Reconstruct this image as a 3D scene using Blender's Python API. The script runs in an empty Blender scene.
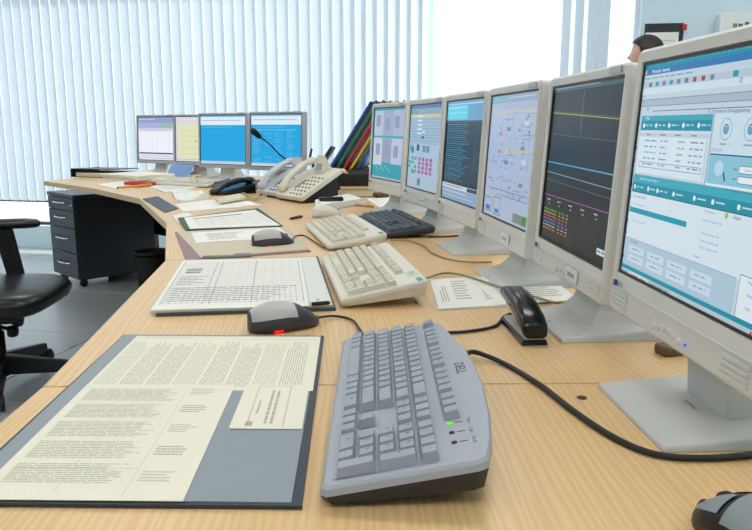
import bpy, bmesh, math, random
from mathutils import Matrix, Vector
random.seed(7)
sc = bpy.context.scene
COL = sc.collection
T = 0.74                      # desk height

# ------------------------------------------------------------------ camera
F_PX, PITCH, CAM_H = 722.1, 0.1907, 0.33
cd = bpy.data.cameras.new('camera'); cam = bpy.data.objects.new('camera', cd); COL.objects.link(cam)
cd.sensor_width = 36.0; cd.lens = F_PX / 752 * 36.0; cd.clip_start = 0.02; cd.clip_end = 200
cam.location = (0, 0, T + CAM_H); cam.rotation_euler = (math.pi/2 - PITCH, 0, 0)
sc.camera = cam

# ------------------------------------------------------------------ world, sun, exposure
w = bpy.data.worlds.new('world'); sc.world = w; w.use_nodes = True
bg = w.node_tree.nodes['Background']
bg.inputs[0].default_value = (0.87, 0.94, 1.0, 1); bg.inputs[1].default_value = 1.5
sc.view_settings.view_transform = 'Standard'; sc.view_settings.look = 'None'
sc.view_settings.exposure = 0.0; sc.view_settings.gamma = 1.0
sc.view_settings.use_curve_mapping = False
WA = math.radians(11.25)      # the window wall is turned a little from the camera's axis
WO = Vector((0, 5.79, 0)); WU = Vector((math.cos(WA), -math.sin(WA), 0)); WV = Vector((-math.sin(WA), -math.cos(WA), 0))
def WP(u, v, z): return WO + WU*u + WV*v + Vector((0, 0, z))
sl = bpy.data.lights.new('sun_offscreen', 'SUN'); sun = bpy.data.objects.new('sun_offscreen', sl); COL.objects.link(sun)
sl.energy = 6.5; sl.angle = math.radians(1.0); sl.color = (1, .96, .9)
sd = (-WU*math.sin(math.radians(60)) + WV*math.cos(math.radians(60)))*math.cos(math.radians(42)) - Vector((0, 0, math.sin(math.radians(42))))
sun.rotation_euler = sd.to_track_quat('-Z', 'Y').to_euler(); sun.location = (6, 12, 8)
CEIL_LAMP = 14.8               # emission of the ceiling panels

# ------------------------------------------------------------------ helpers
def ray(px, py):
    a = (px-376)/F_PX; b = -(py-265)/F_PX; c, s = math.cos(PITCH), math.sin(PITCH)
    return Vector((a, c+b*s, -s+b*c))
def P(px, py, z=0.0):         # pixel -> point on the plane z above the desk top
    d = ray(px, py); t = (z-CAM_H)/d.z
    return Vector((d.x*t, d.y*t, T+z))
def PY(px, py, Y):            # pixel -> point at distance Y
    d = ray(px, py); t = Y/d.y
    return Vector((d.x*t, Y, T+CAM_H+d.z*t))
def lin(c): c = c/255.0; return c/12.92 if c <= .04045 else ((c+.055)/1.055)**2.4
def rgb(r, g, b): return (lin(r), lin(g), lin(b), 1)
MATS = {}
def mat(name, c, rough=.5, metal=0., var=.06, scale=30., bump=0., emit=None, es=1., trans=0., spec=.5, coat=0.):
    if name in MATS: return MATS[name]
    m = bpy.data.materials.new(name); m.use_nodes = True; nt = m.node_tree; b = nt.nodes['Principled BSDF']
    col = rgb(*c); b.inputs['Base Color'].default_value = col
    b.inputs['Roughness'].default_value = rough; b.inputs['Metallic'].default_value = metal
    b.inputs['Specular IOR Level'].default_value = spec; b.inputs['Coat Weight'].default_value = coat
    if var > 0 or bump > 0:
        tc = nt.nodes.new('ShaderNodeTexCoord'); n = nt.nodes.new('ShaderNodeTexNoise')
        n.inputs['Scale'].default_value = scale; n.inputs['Detail'].default_value = 3
        nt.links.new(tc.outputs['Object'], n.inputs['Vector'])
        if var > 0:
            mx = nt.nodes.new('ShaderNodeMix'); mx.data_type = 'RGBA'
            mx.inputs[6].default_value = tuple(x*(1-var) for x in col[:3])+(1,)
            mx.inputs[7].default_value = tuple(min(1, x*(1+var)) for x in col[:3])+(1,)
            nt.links.new(n.outputs[0], mx.inputs[0]); nt.links.new(mx.outputs[2], b.inputs['Base Color'])
        if bump > 0:
            bp = nt.nodes.new('ShaderNodeBump'); bp.inputs['Strength'].default_value = bump; bp.inputs['Distance'].default_value = .002
            nt.links.new(n.outputs[0], bp.inputs['Height']); nt.links.new(bp.outputs[0], b.inputs['Normal'])
    if emit:
        b.inputs['Emission Color'].default_value = rgb(*emit); b.inputs['Emission Strength'].default_value = es
    MATS[name] = m; return m
def glow(c, s=1.0):           # a lit display pixel colour
    k = 'display_%d_%d_%d_%d' % (*c, int(s*100))
    if k in MATS: return MATS[k]
    m = mat(k, (8, 8, 9), .22, var=0, emit=c, es=s, spec=.15); return m
def wood_mat():
    m = bpy.data.materials.new('maple_laminate'); m.use_nodes = True; nt = m.node_tree; b = nt.nodes['Principled BSDF']; L = nt.links.new
    tc = nt.nodes.new('ShaderNodeTexCoord'); mp = nt.nodes.new('ShaderNodeMapping'); mp.inputs['Scale'].default_value = (1, .05, 1)
    L(tc.outputs['Object'], mp.inputs[0])
    wv = nt.nodes.new('ShaderNodeTexWave'); wv.inputs['Scale'].default_value = 34; wv.inputs['Distortion'].default_value = 11
    wv.inputs['Detail'].default_value = 3; wv.inputs['Detail Scale'].default_value = 1.2; L(mp.outputs[0], wv.inputs[0])
    n = nt.nodes.new('ShaderNodeTexNoise'); n.inputs['Scale'].default_value = 190; n.inputs['Detail'].default_value = 4; L(mp.outputs[0], n.inputs[0])
    ad = nt.nodes.new('ShaderNodeMath'); ad.operation = 'MULTIPLY_ADD'; ad.inputs[1].default_value = .55; L(wv.outputs[1], ad.inputs[0])
    m2 = nt.nodes.new('ShaderNodeMath'); m2.operation = 'MULTIPLY'; m2.inputs[1].default_value = .45; L(n.outputs[0], m2.inputs[0]); L(m2.outputs[0], ad.inputs[2])
    cr = nt.nodes.new('ShaderNodeValToRGB')
    cr.color_ramp.elements[0].color = rgb(221, 181, 125); cr.color_ramp.elements[0].position = .1
    cr.color_ramp.elements[1].color = rgb(232, 199, 147); cr.color_ramp.elements[1].position = .85
    L(ad.outputs[0], cr.inputs[0]); L(cr.outputs[0], b.inputs['Base Color'])
    b.inputs['Roughness'].default_value = .33
    return m
WOOD = wood_mat()

def new_obj(name, me, parent=None):
    o = bpy.data.objects.new(name, me); COL.objects.link(o)
    if parent is not None: o.parent = parent
    return o
def tag(o, label=None, cat=None, group=None, kind=None):
    if label: o['label'] = label
    if cat: o['category'] = cat
    if group: o['group'] = group
    if kind: o['kind'] = kind
    return o
def thing(name, label, cat, loc=(0, 0, 0), rz=0., group=None):
    o = new_obj(name, None); o.location = loc; o.rotation_euler = (0, 0, rz); o.empty_display_size = .05
    return tag(o, label, cat, group)
def copy_tree(o, parent=None):
    c = o.copy(); COL.objects.link(c); c.parent = parent
    for ch in list(o.children): copy_tree(ch, c)
    return c

class MB:
    """collects shapes; build() links them as ONE mesh object"""
    def __init__(s): s.bm = bmesh.new(); s.mats = []
    def mi(s, m):
        if m not in s.mats: s.mats.append(m)
        return s.mats.index(m)
    def _fin(s, tmp, m, M=None, smooth=False):
        i = s.mi(m)
        if M is not None: bmesh.ops.transform(tmp, matrix=M, verts=tmp.verts)
        mp = {v: s.bm.verts.new(v.co) for v in tmp.verts}
        for f in tmp.faces:
            try: nf = s.bm.faces.new([mp[v] for v in f.verts])
            except ValueError: continue
            nf.material_index = i; nf.smooth = smooth
        tmp.free(); return s
    def box(s, x0, x1, y0, y1, z0, z1, m, bev=0., seg=2, M=None, smooth=False):
        t = bmesh.new(); bmesh.ops.create_cube(t, size=1)
        bmesh.ops.transform(t, matrix=Matrix.Translation(((x0+x1)/2, (y0+y1)/2, (z0+z1)/2)) @ Matrix.Diagonal((x1-x0, y1-y0, z1-z0, 1)), verts=t.verts)
        if bev > 0: bmesh.ops.bevel(t, geom=t.edges[:], offset=bev, segments=seg, affect='EDGES', profile=.5)
        return s._fin(t, m, M, smooth)
    def hexa(s, b4, t4, m, bev=0., M=None, smooth=False, seg=2):      # bottom ring, top ring (4 points each, ccw from above)
        t = bmesh.new(); vs = [t.verts.new(p) for p in list(b4)+list(t4)]
        n = len(b4)
        t.faces.new(vs[:n][::-1]); t.faces.new(vs[n:])
        for i in range(n): t.faces.new((vs[i], vs[(i+1) % n], vs[n+(i+1) % n], vs[n+i]))
        if bev > 0: bmesh.ops.bevel(t, geom=t.edges[:], offset=bev, segments=seg, affect='EDGES', profile=.5)
        return s._fin(t, m, M, smooth)
    def prism(s, poly, z0, z1, m, bev=0., M=None): return s.hexa([(p[0], p[1], z0) for p in poly], [(p[0], p[1], z1) for p in poly], m, bev, M)
    def quad(s, pts, m):
        f = s.bm.faces.new([s.bm.verts.new(p) for p in pts]); f.material_index = s.mi(m); return s
    def loft(s, rings, m, cap=True, smooth=True, M=None):
        t = bmesh.new(); R = [[t.verts.new(p) for p in r] for r in rings]; n = len(R[0])
        for a, b in zip(R, R[1:]):
            for i in range(n): t.faces.new((a[i], a[(i+1) % n], b[(i+1) % n], b[i]))
        if cap: t.faces.new(R[0][::-1]); t.faces.new(R[-1])
        bmesh.ops.recalc_face_normals(t, faces=t.faces[:])
        return s._fin(t, m, M, smooth)
    def lathe(s, prof, m, seg=24, M=None, smooth=True):
        return s.loft([[(r*math.cos(2*math.pi*i/seg), r*math.sin(2*math.pi*i/seg), z) for i in range(seg)] for r, z in prof], m, True, smooth, M)
    def tube(s, pts, r, m, seg=8, M=None):
        pts = [Vector(p) for p in pts]; rings = []; up = Vector((0, 0, 1)); rr = r if isinstance(r, (list, tuple)) else [r]*len(pts)
        for i, p in enumerate(pts):
            d = (pts[min(i+1, len(pts)-1)]-pts[max(i-1, 0)]).normalized()
            a = d.cross(up)
            if a.length < .05: a = d.cross(Vector((1, 0, 0)))
            a.normalize(); b = d.cross(a)
            rings.append([p + (a*math.cos(2*math.pi*k/seg)+b*math.sin(2*math.pi*k/seg))*rr[i] for k in range(seg)])
        return s.loft(rings, m, True, True, M)
    def text(s, string, size, m, M):
        t = bmesh.new(); t.from_mesh(text_me(string)); k = Matrix.Diagonal((size, size, size, 1))
        return s._fin(t, m, M @ k)
    def build(s, name, parent=None, loc=None, rz=0.):
        me = bpy.data.meshes.new(name); s.bm.to_mesh(me); s.bm.free()
        for m in s.mats: me.materials.append(m)
        o = new_obj(name, me, parent)
        if loc is not None: o.location = loc; o.rotation_euler = (0, 0, rz)
        return o
TXT = {}
def text_me(string):
    if string not in TXT:
        cu = bpy.data.curves.new('t', 'FONT'); cu.body = string; cu.size = 1; cu.resolution_u = 2; cu.align_x = 'CENTER'; cu.align_y = 'CENTER'
        o = bpy.data.objects.new('t', cu); COL.objects.link(o)
        dg = bpy.context.evaluated_depsgraph_get(); TXT[string] = bpy.data.meshes.new_from_object(o.evaluated_get(dg))
        bpy.data.objects.remove(o); bpy.data.curves.remove(cu)
    return TXT[string]
def spline(pts, n=10):
    pts = [Vector(p) for p in pts]; q = [pts[0]*2-pts[1]]+pts+[pts[-1]*2-pts[-2]]; out = []
    for i in range(1, len(q)-2):
        a, b, c, d = q[i-1:i+3]
        for k in range(n):
            t = k/n; out.append(.5*((2*b)+(c-a)*t+(2*a-5*b+4*c-d)*t*t+(3*b-a-3*c+d)*t**3))
    out.append(pts[-1]); return out
def rrect(x0, x1, y0, y1, r, n=4):
    out = []
    for cx, cy, a0 in ((x1-r, y1-r, 0), (x0+r, y1-r, 90), (x0+r, y0+r, 180), (x1-r, y0+r, 270)):
        for k in range(n+1):
            a = math.radians(a0+90*k/n); out.append((cx+r*math.cos(a), cy+r*math.sin(a)))
    return out

# ------------------------------------------------------------------ materials in common use
black = mat('black_plastic', (22, 22, 24), .45, var=.15)
dark = mat('charcoal_plastic', (42, 43, 46), .5, var=.1)
paper = mat('white_paper', (238, 238, 232), .8, var=.02)
cream = mat('cream_paper', (236, 233, 216), .75, var=.02)
ink = mat('grey_ink', (120, 122, 122), .8, var=0)
inkd = mat('dark_ink', (70, 72, 76), .8, var=0)
chrome = mat('chrome', (205, 205, 205), .25, 1, var=0)
mon_beige = mat('monitor_beige', (220, 219, 216), .5, var=.02, bump=.02, scale=400)
mon_foot = mat('monitor_foot_grey', (198, 201, 200), .5, var=.02)
mon_neck = mon_foot

# ------------------------------------------------------------------ room
ZC = 2.85; U0, U1, V1 = -6.2, 4.2, 8.6
concrete = mat('slab', (90, 92, 95), .8)
def wallbox(name, u0, u1, v0, v1, z0, z1, m, parent=None):
    b = MB(); b.hexa([WP(u0, v1, z0), WP(u1, v1, z0), WP(u1, v0, z0), WP(u0, v0, z0)], [WP(u0, v1, z1), WP(u1, v1, z1), WP(u1, v0, z1), WP(u0, v0, z1)], m)
    o = b.build(name, parent)
    if parent is None: o['kind'] = 'structure'
    return o
floor = wallbox('floor', U0, U1, -.25, V1, -.08, -.006, concrete)
tile_m = mat('grey_floor_tile', (168, 174, 178), .25, var=.10, scale=2.2)
tb = MB(); TS = .9; g = .003
tb.box(g, TS-g, g, TS-g, -.006, 0, tile_m, bev=.0015, seg=1); tile0 = tb.build('floor_tile', floor)
first = True
for i in range(12):
    for j in range(10):
        o = tile0 if first else new_obj('floor_tile', tile0.data, floor); first = False
        o.location = WP(U0+i*TS-.2, (j+1)*TS-.3, 0); o.rotation_euler = (0, 0, -WA)
wall_m = mat('pale_blue_wall_paint', (212, 234, 245), .8, var=.02, scale=8)
white_m = mat('white_ceiling_paint', (235, 236, 234), .85, var=.02)
ceil = wallbox('ceiling', U0, U1, -.25, V1, ZC, ZC+.1, white_m)
wallbox('wall_left', U0-.15, U0, -.25, V1, 0, ZC, wall_m)
wallbox('wall_right', U1, U1+.15, -.25, V1, 0, ZC, wall_m)
wallbox('wall_front', U0, U1, V1, V1+.15, 0, ZC, wall_m)
def u_of(px, py=100):
    d = ray(px, py); # intersect with the window wall
    t = (WO.x*WV.x+WO.y*WV.y)/(d.x*WV.x+d.y*WV.y); p = Vector((d.x*t, d.y*t, 0)); return (p-WO).dot(WU)
WIN0, WIN1 = U0+.35, u_of(641, 20)
WZ0, WZ1 = .19, 2.62
wallbox('wall_back', WIN1, U1, -.25, 0, 0, ZC, wall_m)
wallbox('wall_back_end', U0, WIN0, -.25, 0, 0, ZC, wall_m)
wallbox('wall_back_sill', WIN0, WIN1, -.25, 0, 0, WZ0, wall_m)
wallbox('wall_back_lintel', WIN0, WIN1, -.25, 0, WZ1, ZC, wall_m)
wallbox('baseboard_back', WIN1, U1-.02, .0, .015, 0, .08, mat('skirting', (120, 124, 128), .5))
frame_m = mat('dark_window_frame', (38, 46, 54), .5, var=.05)
gm = bpy.data.materials.new('window_glass'); gm.use_nodes = True; nt = gm.node_tree
gb = nt.nodes['Principled BSDF']; nt.nodes.remove(gb)
tr = nt.nodes.new('ShaderNodeBsdfTransparent'); tr.inputs[0].default_value = (.95, .98, .98, 1)
gl = nt.nodes.new('ShaderNodeBsdfGlossy'); gl.inputs['Roughness'].default_value = .02
ms = nt.nodes.new('ShaderNodeMixShader'); ms.inputs[0].default_value = .05
nt.links.new(tr.outputs[0], ms.inputs[1]); nt.links.new(gl.outputs[0], ms.inputs[2]); nt.links.new(ms.outputs[0], nt.nodes['Material Output'].inputs[0])
jm = mat('white_window_jamb', (232, 238, 240), .5); NB = 2; UE = [WIN0, u_of(598), WIN1]
for k in range(NB):
    a, b_ = UE[k], UE[k+1]
    wn = new_obj('window_%d' % (k+1), None); wn['kind'] = 'structure'
    fb = MB(); zz = [(WZ0, WZ0+.022), (WZ1-.05, WZ1)]
    def fr(u0, u1, z0, z1):
        fb.hexa([WP(u0, -.09, z0), WP(u1, -.09, z0), WP(u1, -.15, z0), WP(u0, -.15, z0)], [WP(u0, -.09, z1), WP(u1, -.09, z1), WP(u1, -.15, z1), WP(u0, -.15, z1)], jm if z1-z0 > 1 else frame_m)
    for z0, z1 in zz: fr(a, b_, z0, z1)
    fb.build('window_frame', wn)
    fb = MB(); fr(a, a+.03, WZ0+.022, WZ1-.05); fr(b_-.03, b_, WZ0+.022, WZ1-.05); fb.build('jamb', wn)
    tb_ = MB(); fb = tb_; fr(a, b_, .395, .41); tb_.build('transom', wn)
    wallbox('pane', a+.02, b_-.02, -.122, -.118, WZ0+.01, WZ1-.02, gm, wn)

# vertical blinds: each slat a part
sm = bpy.data.materials.new('translucent_blind_fabric'); sm.use_nodes = True; nt = sm.node_tree; nt.nodes.remove(nt.nodes['Principled BSDF'])
df = nt.nodes.new('ShaderNodeBsdfDiffuse'); df.inputs[0].default_value = (.74, .79, .83, 1)
tl = nt.nodes.new('ShaderNodeBsdfTranslucent'); tl.inputs[0].default_value = (.70, .81, .92, 1)
ms = nt.nodes.new('ShaderNodeMixShader'); ms.inputs[0].default_value = .34
nt.links.new(df.outputs[0], ms.inputs[1]); nt.links.new(tl.outputs[0], ms.inputs[2]); nt.links.new(ms.outputs[0], nt.nodes['Material Output'].inputs[0])
rail_m = mat('blind_rail', (215, 220, 222), .4)
SZ0, SZ1, SW = .425, 2.70, .089
def slat_mesh(width):
    b = MB(); n = 6; rings = []
    pts = [(-width/2+width*i/n, -.006*math.cos(math.pi*(i/n-.5))) for i in range(n+1)]
    for (x0, y0), (x1, y1) in zip(pts, pts[1:]): b.quad([(x0, y0, SZ0), (x1, y1, SZ0), (x1, y1, SZ1), (x0, y0, SZ1)], sm)
    bmesh.ops.remove_doubles(b.bm, verts=b.bm.verts, dist=1e-5)
    for f in b.bm.faces: f.smooth = True
    o = b.build('slat'); me = o.data; bpy.data.objects.remove(o); return me
slat89 = slat_mesh(.0882); slat_n = slat_mesh(.09)
def blind(label, ua, ub, sp, me, ang):
    o = thing('vertical_blind', label, 'blind', WP((ua+ub)/2, .07, SZ0), -WA, 'vertical blinds of the window wall')
    L_ = ub-ua
    r = MB(); r.box(-L_/2, L_/2, -.02, .02, SZ1-SZ0, SZ1-SZ0+.045, rail_m, bev=.004); r.build('head_rail', o)
    n = round(L_/sp); sp = L_/n
    for i in range(n):
        u = ua+(i+.5)*sp; s_ = new_obj('slat', me, o); s_.location = (u-(ua+ub)/2, 0, -SZ0); s_.rotation_euler = (0, 0, math.radians(ang(u)+random.uniform(-2.5, 2.5)))
uA, uB, uC = u_of(200), u_of(438), u_of(606)
def ang_main(u):
    t = min(1, max(0, (u-u_of(330))/(u_of(440)-u_of(330))))
    s_ = min(1, max(0, (u-u_of(0))/(u_of(330)-u_of(0))))
    return -(4+7*s_+40*t)
blind('closed pale blue vertical blind behind the far desk end', WIN0, uA-.012, SW, slat89, ang_main)
blind('partly closed pale vertical blind behind telephones and coloured folders', uA, uB-.012, SW, slat89, ang_main)
blind('half open brightly backlit vertical blind between bare window panes', u_of(556), uC, .084, slat_n, lambda u: -52)

# ceiling luminaires
lamp_m = mat('luminaire_diffuser', (240, 240, 240), .5, var=0, emit=(255, 251, 244), es=CEIL_LAMP)
for i, u in enumerate((-4.2, -1.4, 1.2, 3.2)):
    for j, v in enumerate((1.6, 3.9, 6.2)):
        o = thing('ceiling_light_offscreen', '%s white recessed luminaire in the ceiling %s' % ('lit', ('nearest the window wall', 'over the middle of the room', 'furthest from the window wall')[j]), 'ceiling light', WP(u, v, ZC), -WA, 'ceiling luminaires')
        b = MB(); b.box(-.62, .62, -.17, .17, -.03, 0, white_m, bev=.004); b.build('housing', o)
        b = MB(); b.box(-.59, .59, -.14, .14, -.036, -.028, lamp_m); b.build('diffuser_offscreen', o)

# ------------------------------------------------------------------ desks
band = mat('edge_band', (214, 184, 146), .45, var=.05)
leg_m = mat('dark_leg_panel', (34, 35, 38), .6, var=.1)
Lp = [Vector((-.40, -.02, 0)), P(44, 386.5), P(166, 260.5), P(167, 223), P(140, 198.5), P(94.5, 188.5), P(43.7, 181)]
Rp = [Vector((.78, .0, 0)), Vector((.76, .905, 0)), Vector((.70, 1.93, 0)), Vector((.52, 2.75, 0)), Vector((.18, 3.6, 0)), Vector((-.45, 4.55, 0)), Vector((-1.70, 5.72, 0))]
dl = ['maple desk section holding the grey keyboard and the big paper pad', 'maple desk section holding the clip folder and the stapler', 'maple desk section holding the beige keyboards and paper folders',
      'maple desk section holding the telephones', 'short wedge maple desk section at the bend of the console', 'maple desk section under the far row of monitors']
for i in range(6):
    a, b_, c, d = [Vector((p.x, p.y, 0)) for p in (Lp[i], Rp[i], Rp[i+1], Lp[i+1])]
    q = [a, b_, c, d]; cen = sum(q, Vector())/4
    dirv = (d-a).normalized()
    gp = .0016
    q = [a+(d-a).normalized()*gp, b_+(c-b_).normalized()*gp, c-(c-b_).normalized()*gp, d-(d-a).normalized()*gp]
    if i >= 3: dirv = ((d-a).normalized()+(c-b_).normalized()).normalized()
    rz = math.atan2(-dirv.x, dirv.y)
    o = thing('desk', dl[i], 'desk', (cen.x, cen.y, 0), rz)
    Ri = Matrix.Rotation(-rz, 3, 'Z'); ql = [Ri @ (p-cen) for p in q]
    m = MB(); m.prism([(p.x, p.y) for p in ql], T-.026, T, WOOD, bev=.0012); m.build('tabletop', o)
    m = MB(); e0, e1 = ql[0], ql[3]; nn = Vector((-(e1-e0).y, (e1-e0).x, 0)).normalized()*.002
    m.prism([(e0+nn).to_2d(), e0.to_2d(), e1.to_2d(), (e1+nn).to_2d()], T-.0265, T-.0012, band); m.build('edge_band', o)
    # under-structure: end panels and back panel
    for f_ in ((0, 1), (3, 2)):
        p0, p1 = ql[f_[0]], ql[f_[1]]; s_ = 1 if f_[0] == 0 else -1; dv = (ql[3]-ql[0]).normalized()*s_
        w0 = p0+(p1-p0)*.42+dv*.012; w1 = p0+(p1-p0)*.92+dv*.012
        m = MB(); pp = [w0, w1, w1+dv*.022, w0+dv*.022]
        if s_ < 0: pp = pp[::-1]
        m.prism([p.to_2d() for p in pp], .0, T-.026, leg_m); m.build('leg_panel', o)
    p0, p1 = ql[1]+(ql[0]-ql[1])*.12, ql[2]+(ql[3]-ql[2])*.12; dv = (p1-p0).normalized(); nv = Vector((-dv.y, dv.x, 0))
    p0 = p0+dv*.05; p1 = p1-dv*.05
    m = MB(); m.prism([p.to_2d() for p in (p0, p1, p1+nv*.018, p0+nv*.018)], .25, T-.026, leg_m); m.build('back_panel', o)

# ------------------------------------------------------------------ monitors
SWD, SHT = .326, .2706
class UI:
    """a display picture: flat rectangles and lettering on the screen plane; u,v in 0..1 from the top left"""
    def __init__(s, base, dim=1.0): s.b = MB(); s.base = base; s.dim = dim; s.rect(0, 0, 1, 1, base, 0)
    def pt(s, u, v, l): return (-SWD/2+u*SWD, -.0008-.00012*l, SHT/2-v*SHT)
    def rect(s, u0, v0, u1, v1, c, l=1):
        m = glow(c, s.dim) if isinstance(c, tuple) else c
        s.b.quad([s.pt(u0, v1, l), s.pt(u1, v1, l), s.pt(u1, v0, l), s.pt(u0, v0, l)], m); return s
    def frame(s, u0, v0, u1, v1, c, t=.004, l=2):
        s.rect(u0, v0, u1, v0+t, c, l); s.rect(u0, v1-t, u1, v1, c, l); s.rect(u0, v0, u0+t*.8, v1, c, l); s.rect(u1-t*.8, v0, u1, v1, c, l); return s
    def line(s, a, b, c, t=.004, l=2):
        A, B = Vector(s.pt(*a, l)), Vector(s.pt(*b, l)); d = (B-A).normalized(); n = Vector((d.z, 0, -d.x))*t*SHT/2
        s.b.quad([A-n, B-n, B+n, A+n], glow(c, s.dim)); return s
    def words(s, u0, v, u1, c, h=.012, l=3, n=None):      # a line of too-small-to-read print
        k_ = .42 if s.base[1] > 120 else 0; c = tuple(int(a*(1-k_)+b_*k_) for a, b_ in zip(c, s.base)); h = h*.75; u = u0
        while u < u1:
            wd = random.uniform(.015, .06); s.rect(u, v, min(u+wd, u1), v+h, c, l); u += wd+.012
        return s
    def text(s, u, v, t, c, size=.022, l=4):
        p = s.pt(u, v, l); s.b.text(t, size*SHT, glow(c), Matrix.Translation(p) @ Matrix.Rotation(math.pi/2, 4, 'X')); return s
    def disc(s, u, v, r, c, l=3, hole=None):
        n = 14
        for i in range(n):
            a0, a1 = 2*math.pi*i/n, 2*math.pi*(i+1)/n
            def q(a, rr): p = s.pt(u, v, l); return (p[0]+rr*math.cos(a)*SHT, p[1], p[2]+rr*math.sin(a)*SHT)
            if hole: s.b.quad([q(a0, hole), q(a0, r), q(a1, r), q(a1, hole)][::-1], glow(c, s.dim))
            else: s.b.bm.faces.new([s.b.bm.verts.new(p) for p in (q(a1, r), q(a0, r), s.pt(u, v, l))]).material_index = s.b.mi(glow(c, s.dim))
        return s

def ui_mail():
    A = UI((196, 216, 230), .86); t = (18, 146, 168); d = (60, 90, 130); tx = (110, 135, 160); wh = (212, 230, 241)
    A.rect(0, 0, 1, .036, (10, 150, 172)).rect(0, .030, 1, .058, (50, 122, 186)).rect(.012, .034, .028, .055, (235, 190, 60), 2)
    A.words(.2, .012, .9, (30, 120, 140), .008)
    A.text(.15, .045, 'Microsoft - Internet', (235, 245, 255), .022)
    A.words(.02, .07, .4, tx, .009)
    A.rect(0, .088, 1, .115, (186, 203, 219))
    for k, c in enumerate([(90, 120, 150), (60, 150, 180), (110, 130, 150), (60, 140, 190), (120, 130, 150), (100, 120, 160), (170, 70, 90), (170, 60, 80), (120, 130, 150)]): A.rect(.06+k*.058, .093, .085+k*.058, .112, c, 2)
    A.rect(.66, .09, .69, .112, (30, 150, 170), 2).rect(.84, .092, .862, .112, (40, 60, 80), 2)
    A.rect(0, .118, 1, .145, wh, 2); A.disc(.80, .125, .015, (190, 50, 80), 3, .009); A.rect(.825, .115, .845, .135, (40, 130, 180), 3); A.disc(.71, .126, .01, (110, 140, 165), 3, .006)
    A.text(.03, .152, 'Links', tx, .016)
    A.rect(0, .168, 1, .171, (120, 140, 160), 2).rect(0, .198, 1, .201, (120, 140, 160), 2).rect(0, .171, 1, .198, (172, 190, 208))
    A.text(.075, .213, 'Hilfe', d, .016).rect(.12, .221, 1, .224, (80, 100, 120), 2)
    A.text(.66, .233, 'Tip: Optionen zur Eintragsgestaltung', d, .020).disc(.89, .233, .006, (20, 30, 40))
    A.rect(.03, .243, .575, .266, (60, 170, 190)).rect(.03, .266, .575, .308, t).text(.085, .255, 'E-Mail', (230, 245, 250), .017)
    for k in range(5):
        A.disc(.06+k*.108, .287, .011, (235, 245, 250)); A.words(.078+k*.108, .283, .135+k*.108, (190, 225, 235), .008)
    A.rect(.03, .314, .575, .505, (220, 236, 245)).rect(.03, .318, .575, .338, (196, 212, 226), 2)
    for k in range(4): A.words(.09+k*.12, .325, .14+k*.12, (80, 100, 130), .008)
    for r in range(5):
        v = .352+r*.0265
        A.words(.085, v, .19, (100, 125, 155), .009); A.words(.22, v, .28, (120, 140, 170), .009); A.words(.36, v, .41, (120, 140, 170), .009); A.words(.45, v, .54, (90, 115, 145), .009)
    A.frame(.05, .452, .545, .478, (110, 130, 155), .0025)
    A.rect(.553, .342, .57, .5, (200, 216, 230), 2)
    A.rect(.59, .243, 1, .40, (206, 228, 240)).rect(.578, .243, .584, .515, (140, 172, 196), 2)
    for u in (.665, .80, .93):
        A.disc(u, .300, .042, (140, 184, 208), 2, .038); A.disc(u, .300, .02, (100, 158, 190), 3, .012); A.rect(u-.012, .292, u+.012, .315, (110, 165, 198), 3); A.words(u-.025, .352, u+.03, (110, 140, 170), .009)
    A.rect(.59, .372, .66, .385, (190, 208, 224), 2)
    A.rect(.59, .392, 1, .398, (24, 110, 150), 2).rect(.59, .398, 1, .505, (140, 200, 222)).disc(.655, .445, .03, (186, 222, 238)).rect(.63, .425, .68, .465, (176, 218, 236), 2)
    A.rect(.77, .428, 1, .456, (236, 246, 250), 2).frame(.77, .428, 1, .456, (90, 120, 150), .0025, 3).text(.845, .442, 'Suche, Datenbank', d, .015)
    A.rect(.77, .465, 1, .492, (236, 246, 250), 2).frame(.77, .465, 1, .492, (90, 120, 150), .0025, 3); A.words(.74, .44, .76, d, .008); A.words(.74, .475, .76, d, .008)
    A.line((.685, .458), (.70, .49), (20, 30, 50), .008, 4)
    A.rect(.585, .505, 1, .53, (226, 240, 247), 2).text(.80, .518, 'Mehr Infos zur Suche auf dieser Seite', d, .015)
    A.rect(.02, .515, 1, .552, (62, 172, 194), 3).rect(.02, .552, 1, .596, t, 3).rect(.02, .596, 1, .599, (10, 60, 80), 4)
    A.text(.16, .532, 'Kalender, Dienstag, 30. August', (200, 235, 242), .015, 5)
    for u in (.045, .17, .25, .38, .53, .65, .80): A.disc(u, .573, .011, (230, 240, 248), 5); A.words(u+.018, .569, u+.08, (190, 225, 235), .008, 5)
    A.rect(.02, .599, 1, .82, (218, 234, 244), 2)
    A.text(.1, .618, 'Tag | Woche | Monat', d, .016, 5).text(.10, .655, 'Montag, 29. August 2005', tx, .012, 5)
    A.rect(.02, .672, .50, .696, (10, 158, 182), 3).text(.12, .733, 'Mittwoch, 31. August 2005', tx, .012, 5)
    A.text(.64, .612, 'Formatierung', tx, .014, 5).disc(.74, .612, .012, (150, 200, 120), 4).text(.80, .611, 'August', (30, 40, 60), .019, 5)
    for k, s_ in enumerate(['Donnerstag, 1. September 2005', 'Freitag, 2. September 2005', 'Samstag, 3. September 2005', 'Sonntag, 4. September 2005']):
        A.text(.66, .648+(.05*k if k < 2 else .03+.025*k), s_, (110, 130, 170), .012, 5)
    A.text(.60, .795, 'Drucken', (40, 90, 190), .014, 5)
    A.rect(.02, .818, .84, .955, (176, 205, 224), 3).frame(.02, .818, .84, .955, (150, 180, 205), .003, 4).text(.1, .832, 'Neue Objekte', d, .014, 5)
    for r in range(2):
        for k in range(4):
            u = .06+k*.17; v = .85+r*.045; A.rect(u, v, u+.14, v+.034, (205, 224, 238), 4); A.words(u+.03, v+.013, u+.11, tx, .008, 5)
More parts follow.
